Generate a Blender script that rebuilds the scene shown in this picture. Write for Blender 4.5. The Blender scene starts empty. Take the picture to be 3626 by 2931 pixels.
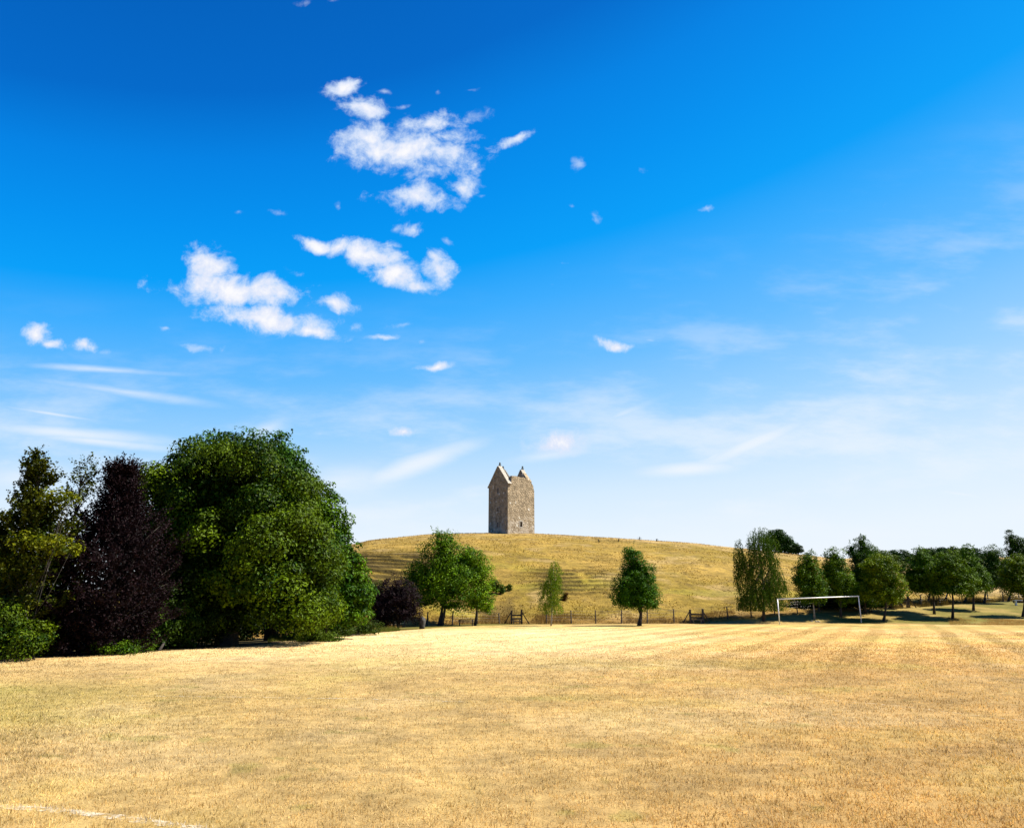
import bpy, math, numpy as np
from mathutils import Vector
sc = bpy.context.scene
rng = np.random.default_rng(7)
R_ = math.radians
# ------------------------------------------------------------------ camera
F = 2550.0; PX0, PY0 = 1813.0, 1465.5; EYE = 1.7
PITCH = math.atan(672.5 / F); CP, SP = math.cos(PITCH), math.sin(PITCH)
cam = bpy.data.cameras.new('camera'); cam.sensor_width = 36; cam.lens = F / 3626 * 36
cam.clip_start = .05; cam.clip_end = 8000
co = bpy.data.objects.new('camera', cam); sc.collection.objects.link(co)
co.location = (0, 0, EYE); co.rotation_euler = (math.pi / 2 + PITCH, 0, 0); sc.camera = co
# ------------------------------------------------------------------ exposure and light
EXPO = 1.45; EG = 2 ** EXPO
sc.view_settings.view_transform = 'Standard'; sc.view_settings.look = 'None'
sc.view_settings.exposure = EXPO; sc.view_settings.gamma = 1
SUN_EL = R_(50); SAZ = math.atan2(.985, .10)           # compass angle from +Y towards +X
sdir = Vector((math.sin(SAZ) * math.cos(SUN_EL), math.cos(SAZ) * math.cos(SUN_EL), math.sin(SUN_EL)))
sl = bpy.data.lights.new('sun', 'SUN'); sl.energy = 5.0; sl.angle = R_(.5); sl.color = (1, .95, .86)
so = bpy.data.objects.new('sun', sl); sc.collection.objects.link(so)
so.rotation_euler = sdir.to_track_quat('Z', 'Y').to_euler()

def dir_uv(px, py):
    a = (px - PX0) / F; b = (PY0 - py) / F
    y = CP - b * SP
    return a / y, (SP + b * CP) / y
def at(px, py, Y):
    u, v = dir_uv(px, py)
    return Vector((u * Y, Y, EYE + v * Y))
def lin(c): return tuple((x / 255 / 12.92) if x <= 10 else ((x / 255 + .055) / 1.055) ** 2.4 for x in c)

w = bpy.data.worlds.new('World'); sc.world = w; w.use_nodes = True; nt = w.node_tree
for n in list(nt.nodes): nt.nodes.remove(n)
def N(t, **k):
    n = nt.nodes.new(t)
    for a, b in k.items(): setattr(n, a, b)
    return n
def put(sock, v):
    if hasattr(v, 'is_linked') or isinstance(v, bpy.types.NodeSocket): nt.links.new(v, sock)
    else: sock.default_value = v
def M(op, *a, clamp=False):
    n = N('ShaderNodeMath', operation=op, use_clamp=clamp)
    for i, v in enumerate(a): put(n.inputs[i], v)
    return n.outputs[0]
def mixc(fac, a, b):
    n = N('ShaderNodeMix', data_type='RGBA'); put(n.inputs[0], fac); put(n.inputs[6], a); put(n.inputs[7], b)
    return n.outputs[2]
tc = N('ShaderNodeTexCoord'); sep = N('ShaderNodeSeparateXYZ'); nt.links.new(tc.outputs['Generated'], sep.inputs[0])
dx, dy, dz = sep.outputs
back = M('MULTIPLY', M('MAXIMUM', M('MULTIPLY', dy, -1), 0), .35)      # unseen sky behind the camera, deepened to cut the fill light
t = M('ADD', M('MULTIPLY', dz, M('SUBTRACT', M('SUBTRACT', 1, M('MULTIPLY', dx, .35)), M('MULTIPLY', M('MINIMUM', dx, 0), .10))), back)
rp = N('ShaderNodeValToRGB'); put(rp.inputs[0], t); cr = rp.color_ramp
stops = [(.0, (240, 248, 255)), (.08, (234, 245, 255)), (.14, (216, 237, 255)), (.19, (188, 224, 255)), (.24, (155, 210, 255)),
         (.32, (104, 189, 255)), (.40, (62, 174, 255)), (.46, (4, 160, 250)), (.53, (0, 147, 242)), (.61, (0, 131, 229)), (.68, (0, 106, 203)), (.85, (0, 88, 178))]
while len(cr.elements) < len(stops): cr.elements.new(.5)
for e, (p_, c) in zip(cr.elements, stops):
    e.position = p_; l = lin(c); e.color = (l[0] / EG, l[1] / EG, l[2] / EG, 1)
sky = N('ShaderNodeTexSky', sky_type='NISHITA', sun_disc=False); sky.sun_elevation = SUN_EL; sky.sun_rotation = SAZ
sm = N('ShaderNodeVectorMath', operation='SCALE'); nt.links.new(sky.outputs[0], sm.inputs[0]); sm.inputs[3].default_value = .08
skyc = mixc(.008, rp.outputs[0], sm.outputs[0])
# clouds, laid out by direction on the celestial sphere
yy = M('MAXIMUM', dy, .05)
cu = M('DIVIDE', dx, yy); cv = M('DIVIDE', dz, yy)
cmb = N('ShaderNodeCombineXYZ'); put(cmb.inputs[0], cu); put(cmb.inputs[1], cv)
def noise(vec, scale, detail, rough=.55, off=(0, 0, 0), sx=(1, 1, 1), rot=0):
    mp = N('ShaderNodeMapping'); put(mp.inputs[0], vec); mp.inputs[1].default_value = off; mp.inputs[3].default_value = sx
    mp.inputs[2].default_value = (0, 0, rot)
    n = N('ShaderNodeTexNoise'); nt.links.new(mp.outputs[0], n.inputs[0])
    n.inputs['Scale'].default_value = scale; n.inputs['Detail'].default_value = detail; n.inputs['Roughness'].default_value = rough
    return n
wn = noise(cmb.outputs[0], 14, 3, .5)
wsub = N('ShaderNodeVectorMath', operation='SUBTRACT'); nt.links.new(wn.outputs['Color'], wsub.inputs[0]); wsub.inputs[1].default_value = (.5, .5, .5)
wsc = N('ShaderNodeVectorMath', operation='SCALE'); nt.links.new(wsub.outputs[0], wsc.inputs[0]); wsc.inputs[3].default_value = .034
wad = N('ShaderNodeVectorMath', operation='ADD'); nt.links.new(cmb.outputs[0], wad.inputs[0]); nt.links.new(wsc.outputs[0], wad.inputs[1])
warp = wad.outputs[0]
K = 3626 / 2148
def blob(x, y, rx, ry, rot, vec):
    u0, v0 = dir_uv(x * K, y * K)
    u1, _ = dir_uv((x + rx) * K, y * K); _, v1 = dir_uv(x * K, (y - ry) * K)
    mp = N('ShaderNodeMapping', vector_type='TEXTURE'); put(mp.inputs[0], vec)
    mp.inputs[1].default_value = (u0, v0, 0); mp.inputs[2].default_value = (0, 0, R_(-rot)); mp.inputs[3].default_value = (abs(u1 - u0), abs(v1 - v0), 1)
    ln = N('ShaderNodeVectorMath', operation='LENGTH'); nt.links.new(mp.outputs[0], ln.inputs[0])
    return ln.outputs['Value']
def field(lst, vec):
    acc = None
    for x, y, rx, ry, rot, st in lst:
        d = M('SUBTRACT', st, blob(x, y, rx, ry, rot, vec))
        acc = d if acc is None else M('MAXIMUM', acc, d)
    return acc
CL = [(722, 186, 34, 17, -15, 1), (765, 228, 42, 21, 12, 1), (815, 195, 18, 8, 0, .7), (842, 222, 30, 8, -5, .6),
      (850, 318, 132, 38, 5, 1.0), (905, 262, 85, 26, -8, .78), (785, 285, 55, 28, 0, .9), (1005, 236, 50, 16, -12, .7), (955, 285, 55, 22, 0, .75), (930, 322, 62, 26, 5, .85),
      (880, 420, 72, 25, 4, .95), (965, 398, 38, 20, -10, .75), (1008, 408, 16, 9, 0, .5),
      (1085, 292, 38, 11, -20, .8), (1212, 342, 19, 21, 0, .62), (1197, 428, 10, 6, 0, .5), (1245, 450, 22, 24, -20, .42),
      (868, 480, 23, 17, 0, .8), (830, 478, 16, 11, -30, .62), (935, 505, 14, 11, 0, .62), (713, 430, 8, 13, -20, .6), (585, 450, 26, 11, 8, .68), (502, 447, 13, 9, -20, .6), (712, 495, 8, 7, 0, .5),
      (665, 516, 42, 14, 18, 1.1), (708, 522, 34, 18, 0, 1.1), (775, 535, 62, 26, 20, 1.2), (835, 578, 48, 24, 12, 1.1), (880, 600, 40, 14, -8, .9), (918, 570, 27, 34, -20, .95), (830, 515, 26, 10, 15, .5),
      (628, 570, 34, 14, 15, .52),
      (438, 556, 42, 38, 10, 1.0), (420, 600, 44, 30, 0, .95), (495, 612, 118, 24, 2, 1.15), (560, 672, 116, 22, 6, 1.1), (590, 615, 26, 18, 0, .8), (645, 694, 68, 16, 10, 1.0), (697, 640, 62, 20, 3, .78), (485, 545, 22, 10, 0, .55),
      (850, 685, 52, 11, -4, .62), (803, 710, 34, 9, 3, .75), (742, 690, 22, 18, -20, .62), (880, 715, 26, 9, 0, .55),
      (78, 698, 30, 22, 0, .95), (105, 716, 28, 12, 10, .8), (177, 718, 32, 14, 12, .75), (230, 730, 17, 12, 0, .7),
      (420, 733, 58, 12, 12, .68), (345, 692, 18, 7, 10, .55), (465, 738, 20, 14, -20, .6),
      (908, 766, 40, 9, -10, .75), (1290, 721, 33, 11, 12, 1.05), (1360, 718, 18, 7, 5, .6),
      (1180, 926, 56, 19, -6, 1.25), (850, 900, 33, 9, 0, 1.1), (675, 908, 18, 9, 10, .5), (1180, 553, 24, 8, -10, .42), (1160, 600, 26, 9, 0, .4),
      (1185, 1050, 22, 6, 0, .5), (1252, 1049, 16, 6, 0, .55), (700, 8, 60, 16, 0, .45), (640, 6, 30, 14, 0, .45), (1168, 378, 8, 10, 0, .45), (918, 188, 12, 10, 0, .5), (985, 185, 24, 6, 0, .4),
      (1350, 350, 24, 16, 0, .3), (1860, 426, 24, 14, 0, .3), (1475, 430, 26, 12, 0, .35)]
fld = field([c_ for c_ in CL if c_[5] >= .74], warp); fwk = field([c_ for c_ in CL if c_[5] < .74], warp)
n1 = noise(warp, 24, 8, .66, off=(3, 1, 0)); n2 = noise(warp, 9, 3, .5, off=(7, 2, 0))
nz_ = M('ADD', M('MULTIPLY', M('SUBTRACT', n1.outputs[0], .5), 3.2), M('MULTIPLY', M('SUBTRACT', n2.outputs[0], .5), 1.5))
def smr(x, a, b, hi=1.0):
    q = N('ShaderNodeMapRange', interpolation_type='SMOOTHSTEP'); put(q.inputs[0], x); q.inputs[1].default_value = a; q.inputs[2].default_value = b; q.inputs[4].default_value = hi
    return q.outputs[0]
fsum = M('ADD', fld, nz_); fw = M('ADD', fwk, nz_)
core = smr(fsum, .05, 1.25)
cloud = M('MAXIMUM', smr(fsum, -.38, .72), smr(fw, -.15, 1.1, .6))
# thin streaks
WS = [(215, 775, 250, 12, 4, .55), (250, 820, 290, 16, 8, .6), (110, 868, 140, 6, 9, .7), (140, 908, 230, 16, 5, 1.0), (200, 925, 190, 12, 6, .9),
      (870, 975, 130, 20, -20, 1.05), (720, 1010, 160, 50, -5, .6), (560, 900, 120, 40, -30, .35), (1300, 870, 170, 22, -22, .4), (1575, 932, 115, 15, -22, 1.15), (1440, 984, 90, 13, -4, 1.1), (1530, 930, 20, 22, 20, .5), (1500, 955, 60, 10, -30, .6),
      (1150, 955, 150, 18, -8, .5), (2010, 1035, 60, 5, 8, .5), (620, 1000, 90, 60, 0, .5), (40, 1000, 200, 60, 0, .5)]
ws = field([(a_, b_, c_, d_, e_, f_ + .2) for a_, b_, c_, d_, e_, f_ in WS], cmb.outputs[0])
n3 = noise(warp, 6, 5, .6, off=(1, 5, 0), sx=(1, 4, 1), rot=R_(8))
wsum = M('ADD', ws, M('MULTIPLY', M('SUBTRACT', n3.outputs[0], .5), 1.1))
mr2 = N('ShaderNodeMapRange', interpolation_type='SMOOTHSTEP'); put(mr2.inputs[0], wsum); mr2.inputs[1].default_value = 0; mr2.inputs[2].default_value = 1.3; mr2.inputs[4].default_value = .85; mr2.inputs[1].default_value = -.25
# faint veil low down
n4 = noise(cmb.outputs[0], 3.2, 6, .6, sx=(1, 3.2, 1), rot=R_(14), off=(2, 9, 0))
veil = N('ShaderNodeMapRange', interpolation_type='SMOOTHSTEP'); put(veil.inputs[0], n4.outputs[0]); veil.inputs[1].default_value = .44; veil.inputs[2].default_value = .68
vh = N('ShaderNodeMapRange', interpolation_type='SMOOTHSTEP'); put(vh.inputs[0], t); vh.inputs[1].default_value = .45; vh.inputs[2].default_value = .15; vh.inputs[4].default_value = .62
veilf = M('MULTIPLY', veil.outputs[0], vh.outputs[0])
front = M('GREATER_THAN', dy, .06)
cf = M('MULTIPLY', M('MAXIMUM', cloud, M('MAXIMUM', mr2.outputs[0], veilf)), front, clamp=True)
ccol = N('ShaderNodeValToRGB'); put(ccol.inputs[0], core)
ccol.color_ramp.elements[0].color = (*[x / EG for x in lin((212, 231, 255))], 1); ccol.color_ramp.elements[1].color = (*[x / EG for x in lin((252, 252, 255))], 1)
ce = ccol.color_ramp.elements.new(.55); ce.color = (*[x / EG for x in lin((226, 234, 253))], 1)
wmask = M('MULTIPLY', M('MAXIMUM', mr2.outputs[0], veilf), front, clamp=True)
s1 = mixc(wmask, skyc, (*[x / EG for x in lin((240, 247, 255))], 1))
final = mixc(M('MULTIPLY', cloud, front, clamp=True), s1, ccol.outputs[0])
bgn = N('ShaderNodeBackground'); put(bgn.inputs[0], final); bgn.inputs[1].default_value = 1
on = N('ShaderNodeOutputWorld'); nt.links.new(bgn.outputs[0], on.inputs[0])
w.cycles.sampling_method = 'MANUAL'; w.cycles.sample_map_resolution = 512

# ------------------------------------------------------------------ helpers
def tag(o, label=None, cat=None, group=None, kind=None):
    for k, v in (('label', label), ('category', cat), ('group', group), ('kind', kind)):
        if v: o[k] = v
    return o
def empty(name, loc, rz=0):
    o = bpy.data.objects.new(name, None); sc.collection.objects.link(o); o.location = loc; o.rotation_euler = (0, 0, rz)
    o.empty_display_size = .3
    return o
def mesh_np(name, verts, faces, mat, parent=None, col=None, smooth=False):
    """verts (n,3) world or parent-local; faces (m,k) array or list of such arrays; one mesh object"""
    me = bpy.data.meshes.new(name)
    fl = faces if isinstance(faces, list) else [faces]
    fl = [np.asarray(f, dtype=np.int32) for f in fl if len(f)]
    verts = np.asarray(verts, dtype=np.float32)
    me.vertices.add(len(verts)); me.vertices.foreach_set('co', verts.ravel())
    idx = np.concatenate([f.ravel() for f in fl]); tot = np.concatenate([np.full(len(f), f.shape[1], np.int32) for f in fl])
    me.loops.add(len(idx)); me.loops.foreach_set('vertex_index', idx)
    st = np.concatenate([[0], np.cumsum(tot)[:-1]]).astype(np.int32)
    me.polygons.add(len(tot)); me.polygons.foreach_set('loop_start', st)
    me.polygons.foreach_set('use_smooth', np.full(len(tot), smooth, dtype=bool))
    me.update(calc_edges=True)
    if col is not None:
        a = me.color_attributes.new('tint', 'FLOAT_COLOR', 'POINT')
        c = np.ones((len(verts), 4), np.float32); c[:, :3] = col; a.data.foreach_set('color', c.ravel())
    if mat: me.materials.append(mat)
    o = bpy.data.objects.new(name, me); sc.collection.objects.link(o)
    if parent: o.parent = parent
    return o
class MB:
    """collects boxes and tubes, then links them as ONE mesh"""
    def __init__(s): s.v = []; s.f = []; s.n = 0
    def add(s, v, f):
        s.v.append(np.asarray(v, float)); s.f += [[i + s.n for i in q] for q in f]; s.n += len(v)
    def box(s, c, size, rot=None, taper=1):
        sx, sy, sz = [k / 2 for k in size]
        v = np.array([(x * sx * (taper if z > 0 else 1), y * sy * (taper if z > 0 else 1), z * sz) for z in (-1, 1) for y in (-1, 1) for x in (-1, 1)])
        if rot is not None: v = v @ np.array(rot.to_matrix()).T
        s.add(v + np.array(c), [(0, 2, 3, 1), (4, 5, 7, 6), (0, 1, 5, 4), (2, 6, 7, 3), (0, 4, 6, 2), (1, 3, 7, 5)])
    def tube(s, pts, rads, n=8, cap=True):
        pts = [Vector(p) for p in pts]; m = len(pts); rings = []
        for i, p in enumerate(pts):
            d = (pts[min(i + 1, m - 1)] - pts[max(i - 1, 0)]).normalized()
            a = Vector((1, 0, 0)) if abs(d.x) < .8 else Vector((0, 1, 0))
            e1 = d.cross(a).normalized(); e2 = d.cross(e1)
            e1, e2 = Vector(e1), Vector(e2); rings += [tuple(p + (e1 * math.cos(q) + e2 * math.sin(q)) * float(rads[i])) for q in [2 * math.pi * k / n for k in range(n)]]
        f = [(i * n + k, i * n + (k + 1) % n, (i + 1) * n + (k + 1) % n, (i + 1) * n + k) for i in range(m - 1) for k in range(n)]
        if cap: f += [tuple(range(n - 1, -1, -1)), tuple((m - 1) * n + k for k in range(n))]
        s.add(rings, f)
    def bar(s, a, b, w, d):
        a, b = Vector(a), Vector(b); q = (b - a).to_track_quat('Z', 'Y')
        s.box((a + b) / 2, (w, d, (b - a).length), q)
    def build(s, name, mat, parent=None, smooth=False):
        me = bpy.data.meshes.new(name); me.from_pydata([tuple(x) for x in np.concatenate(s.v)], [], s.f); me.update()
        if smooth: me.polygons.foreach_set('use_smooth', [True] * len(me.polygons))
        if mat: me.materials.append(mat)
        o = bpy.data.objects.new(name, me); sc.collection.objects.link(o)
        if parent: o.parent = parent
        return o
# numpy value noise
_perm = rng.random((256, 256))
def vn(x, y, s=1.0, ox=0.0):
    x = np.asarray(x) / s + 100.3 + ox; y = np.asarray(y) / s + 57.7 + ox * 1.7
    xi = np.floor(x).astype(int); yi = np.floor(y).astype(int); fx = x - xi; fy = y - yi
    fx = fx * fx * (3 - 2 * fx); fy = fy * fy * (3 - 2 * fy)
    g = lambda a, b: _perm[a % 256, b % 256]
    return (g(xi, yi) * (1 - fx) + g(xi + 1, yi) * fx) * (1 - fy) + (g(xi, yi + 1) * (1 - fx) + g(xi + 1, yi + 1) * fx) * fy
def fbm(x, y, s, o=4, ox=0.0):
    r = 0; a = .5; tt = 0
    for i in range(o):
        r = r + a * vn(x, y, s, ox + i * 13.1); tt += a; a *= .5; s *= .5
    return r / tt
def sst(a, b, x): 
    q = np.clip((x - a) / (b - a), 0, 1); return q * q * (3 - 2 * q)

# ------------------------------------------------------------------ materials
def mat_new(name):
    m = bpy.data.materials.new(name); m.use_nodes = True
    return m, m.node_tree, m.node_tree.nodes['Principled BSDF']
def mat_simple(name, c, rough=.7, nscale=8, var=.35, bump=.3, metallic=0, bdist=.02, coord='Object'):
    m, t_, b = mat_new(name); L = t_.links
    tcn = t_.nodes.new('ShaderNodeTexCoord'); n = t_.nodes.new('ShaderNodeTexNoise'); n.inputs['Scale'].default_value = nscale; n.inputs['Detail'].default_value = 6
    L.new(tcn.outputs[coord], n.inputs[0])
    r = t_.nodes.new('ShaderNodeValToRGB'); r.color_ramp.elements[0].position = .3; r.color_ramp.elements[1].position = .7
    r.color_ramp.elements[0].color = (*[x * (1 - var) for x in c], 1); r.color_ramp.elements[1].color = (*[min(1, x * (1 + var)) for x in c], 1)
    L.new(n.outputs[0], r.inputs[0]); L.new(r.outputs[0], b.inputs['Base Color'])
    b.inputs['Roughness'].default_value = rough; b.inputs['Metallic'].default_value = metallic
    bp = t_.nodes.new('ShaderNodeBump'); bp.inputs['Strength'].default_value = bump; bp.inputs['Distance'].default_value = bdist
    L.new(n.outputs[0], bp.inputs['Height']); L.new(bp.outputs[0], b.inputs['Normal'])
    return m
def mat_leaf(name, transl=.25, rough=.5, tcol=(1.5, 1.7, .6)):
    m, t_, b = mat_new(name); L = t_.links
    a = t_.nodes.new('ShaderNodeAttribute'); a.attribute_name = 'tint'
    L.new(a.outputs['Color'], b.inputs['Base Color']); b.inputs['Roughness'].default_value = rough
    b.inputs['Specular IOR Level'].default_value = .06
    tr = t_.nodes.new('ShaderNodeBsdfTranslucent'); mu = t_.nodes.new('ShaderNodeVectorMath'); mu.operation = 'MULTIPLY'
    L.new(a.outputs['Color'], mu.inputs[0]); mu.inputs[1].default_value = tcol; L.new(mu.outputs[0], tr.inputs[0])
    mx = t_.nodes.new('ShaderNodeMixShader'); mx.inputs[0].default_value = transl
    L.new(b.outputs[0], mx.inputs[1]); L.new(tr.outputs[0], mx.inputs[2])
    L.new(mx.outputs[0], t_.nodes['Material Output'].inputs[0])
    return m
def mat_ground(name, s1, s2, amp, bump, bd, specks=None):
    m, t_, b = mat_new(name); L = t_.links
    a = t_.nodes.new('ShaderNodeAttribute'); a.attribute_name = 'tint'
    tcn = t_.nodes.new('ShaderNodeTexCoord')
    n = t_.nodes.new('ShaderNodeTexNoise'); n.inputs['Scale'].default_value = s1; n.inputs['Detail'].default_value = 8; n.inputs['Roughness'].default_value = .7
    L.new(tcn.outputs['Object'], n.inputs[0])
    n2_ = t_.nodes.new('ShaderNodeTexNoise'); n2_.inputs['Scale'].default_value = s2; n2_.inputs['Detail'].default_value = 5
    L.new(tcn.outputs['Object'], n2_.inputs[0])
    mr_ = t_.nodes.new('ShaderNodeMapRange'); L.new(n.outputs[0], mr_.inputs[0]); mr_.inputs[1].default_value = .25; mr_.inputs[2].default_value = .75; mr_.inputs[3].default_value = 1 - amp; mr_.inputs[4].default_value = 1 + amp
    mr3 = t_.nodes.new('ShaderNodeMapRange'); L.new(n2_.outputs[0], mr3.inputs[0]); mr3.inputs[1].default_value = .3; mr3.inputs[2].default_value = .7; mr3.inputs[3].default_value = 1 - amp * .5; mr3.inputs[4].default_value = 1 + amp * .5
    mm = t_.nodes.new('ShaderNodeMath'); mm.operation = 'MULTIPLY'; L.new(mr_.outputs[0], mm.inputs[0]); L.new(mr3.outputs[0], mm.inputs[1])
    vm = t_.nodes.new('ShaderNodeVectorMath'); vm.operation = 'SCALE'; L.new(a.outputs['Color'], vm.inputs[0]); L.new(mm.outputs[0], vm.inputs[3])
    L.new(vm.outputs[0], b.inputs['Base Color']); b.inputs['Roughness'].default_value = .95; b.inputs['Specular IOR Level'].default_value = .1
    bp = t_.nodes.new('ShaderNodeBump'); bp.inputs['Strength'].default_value = bump; bp.inputs['Distance'].default_value = bd
    L.new(n.outputs[0], bp.inputs['Height']); L.new(bp.outputs[0], b.inputs['Normal'])
    return m
m_field = mat_ground('dry_turf', 38, 5, .45, .6, .03)
m_verge = mat_ground('rough_turf', 4, .8, .35, .5, .08)
m_hill = mat_ground('hill_pasture', 1.6, .3, .38, .8, .35)
m_blade = mat_leaf('grass_blades', .42, .6, (1.15, 1.05, .8))
m_leaf = mat_leaf('leaves', .12, .5, (1.6, 1.7, .4))
m_purple = mat_leaf('purple_leaves', .06, .6, (1.6, .8, .8))
m_bark = mat_simple('bark', (.03, .023, .016), .9, 9, .5, .8, bdist=.04)
m_palebark = mat_simple('pale_bark', (.25, .225, .18), .8, 6, .4, .5)
m_wood = mat_simple('weathered_wood', (.045, .034, .024), .85, 14, .45, .6)
m_woodg = mat_simple('grey_wood', (.16, .125, .085), .85, 14, .4, .6)
m_wire = mat_simple('wire', (.22, .2, .17), .5, 20, .2, .1, metallic=.6)
m_white = mat_simple('white_painted_metal', (.74, .74, .70), .45, 3, .04, .02)
m_dark = mat_simple('dark_stone', (.035, .032, .028), .9, 5, .5, .8, bdist=.05)
m_pale = mat_simple('pale_stone', (.30, .265, .21), .85, 9, .3, .5)
m_lead = mat_simple('dark_finial', (.05, .07, .08), .7, 12, .4, .4)

# ------------------------------------------------------------------ terrain
def upx(px): return (np.asarray(px, float) - PX0) / F * CP
kx = np.array([-900, 0, 500, 900, 1300, 1500, 1700, 1900, 2100, 2450, 2577, 2743, 2900, 3219, 3400, 3626, 4300])
kYe = np.array([22, 23.5, 27.2, 31.6, 44, 53, 60.5, 63, 64.5, 65.5, 65.5, 65.5, 65.5, 65, 64, 62, 60])
kYf = np.array([40, 40, 40, 44, 54, 60, 64.5, 65, 66, 66.5, 67.5, 69, 71, 76, 81, 88, 95])
kZf = np.array([-.3, -.3, -.3, -.3, -.1, 0, .05, .05, .05, .1, .43, .77, 1.0, 1.42, 1.75, 2.12, 2.8])
kSk = np.array([2125, 2110, 2085, 2010, 1912, 1893, 1888, 1889, 1901, 1921, 1935, 1951, 1968, 2014, 2052, 2080, 2100])
ku = upx(kx)
def interp(tab, u): return np.interp(u, ku, tab)
du = .5
def hill_prof(tt): return np.where(tt < 1, np.sin(np.clip(tt, 0, 1) * math.pi / 2), np.cos(np.clip((tt - 1) / 1.2, 0, 1) * math.pi / 2) ** 2)
RIDGE = 150.0
utab = np.linspace(ku[0], ku[-1], 160); dl = []
for uu in utab:
    px = uu / CP * F + PX0; yf, zf = interp(kYf, uu), interp(kZf, uu); tv = dir_uv(px, interp(kSk, uu))[1]
    Ys = np.linspace(yf, 175, 300); D = 12.0
    for _ in range(12):
        zz = zf * (1 - .0 * Ys) + D * hill_prof((Ys - yf) / (RIDGE - yf)); cur = ((zz - EYE) / Ys).max()
        D = D * 0.3 + .7 * max(.2, D + (tv - cur) * 128)
    dl.append(D)
dl = np.array(dl)
def smooth_noise_terr(x, y):
    return (fbm(x, y, 14, 3, 5) - .5)
def H(x, y, detail=False):
    x = np.asarray(x, float); y = np.asarray(y, float)
    ys = np.maximum(y, 1.0); u = np.clip(x / ys, -1.4, 1.4)
    yf = interp(kYf, u); ye = np.minimum(interp(kYe, u), yf - .5); zf = interp(kZf, u); D = np.interp(u, utab, dl)
    z = zf * sst(0, 1, (y - ye) / (yf - ye + 1.5))
    tt = (y - yf) / (RIDGE - yf)
    hz = D * hill_prof(tt); inh = (y > yf)
    side = sst(1.35, .95, np.abs(x / ys))
    z = np.where(inh, (zf + hz * side) - zf * sst(1.4, 2.4, tt), z)
    far = np.where(y > 200, 22 * sst(.05, .5, x / ys) * sst(220, 330, y) * (1 - sst(420, 800, y)), 0)
    z = np.where(y < 1, 0, z) + far * side
    return z
def tread(x, y, z):
    """terracettes and hummocks on the hillside; returns dz and a riser weight"""
    u = x / y; yf = interp(kYf, u)
    on_ = sst(.5, 4, y - yf)
    px = u / CP * F + PX0
    m1 = 1.3 * sst(1800, 1550, px) * sst(1.2, 2.2, z) * sst(9.5, 6.0, z)
    m2 = sst(1800, 1950, px) * sst(2350, 2000, px) * sst(2.0, 3.0, z) * sst(6.5, 5.0, z) * .8
    m3 = .34 * sst(.4, .7, fbm(x, y, 18, 3, 40))
    msk = np.clip(np.maximum(np.maximum(m1, m2), m3) * sst(.25, .6, fbm(x, y, 9, 3, 22) + .25), 0, 1) * on_
    fq = 2.0
    q = z * fq + 3.2 * fbm(x, y, 22, 3, 9) + 1.0 * fbm(x, y, 3.5, 2, 3); fr = q - np.floor(q)
    step = sst(.0, .3, fr) - fr
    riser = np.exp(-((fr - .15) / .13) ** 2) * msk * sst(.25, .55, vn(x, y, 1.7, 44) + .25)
    low = sst(5.5, 1.0, z) * on_
    hum = (fbm(x, y, 2.2, 3, 31) - .5) * (.35 * low + .12) * on_ + (fbm(x, y, 9, 3, 61) - .5) * .5 * on_ * sst(8, 3, z)
    dzv = step / fq * 1.0 * msk + hum
    return dzv, riser, hum
STR = np.array([.515, 1.0]); STR = STR / np.linalg.norm(STR)
def linemask(x, y):
    m = np.zeros_like(x)
    for (x0, y0, x1, y1, wd, st) in LINES:
        d = np.hypot(x1 - x0, y1 - y0); ex, ey = (x1 - x0) / d, (y1 - y0) / d
        s_ = (x - x0) * ex + (y - y0) * ey; p_ = np.abs((x - x0) * ey - (y - y0) * ex)
        m = np.maximum(m, st * (p_ < wd / 2) * (s_ > 0) * (s_ < d))
    return m
def gpt(px, py):
    u, v = dir_uv(px, py); Y = -EYE / v; return u * Y, Y
LINES = []
def addline(pts, wd, st):
    g = [gpt(*p_) for p_ in pts]
    for a, b in zip(g[:-1], g[1:]): LINES.append((a[0], a[1], b[0], b[1], wd, st))
addline([(-60, 2855), (170, 2868), (420, 2896), (760, 2945), (1100, 3010)], .11, 1)
addline([(430, 2464), (900, 2470), (1300, 2476), (1640, 2486)], .09, .3)
addline([(2830, 2472), (3180, 2500), (3480, 2538), (3700, 2562)], .07, .15)
addline([(300, 2334), (700, 2306), (1080, 2284), (1250, 2262)], .14, .5)
addline([(3300, 2270), (3434, 2288), (3400, 2292)], .14, .6)
addline([(1980, 2309), (2180, 2287)], .25, .5)
addline([(2420, 2211.5), (2758, 2210), (3052, 2206), (3300, 2204)], .12, .25)
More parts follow.
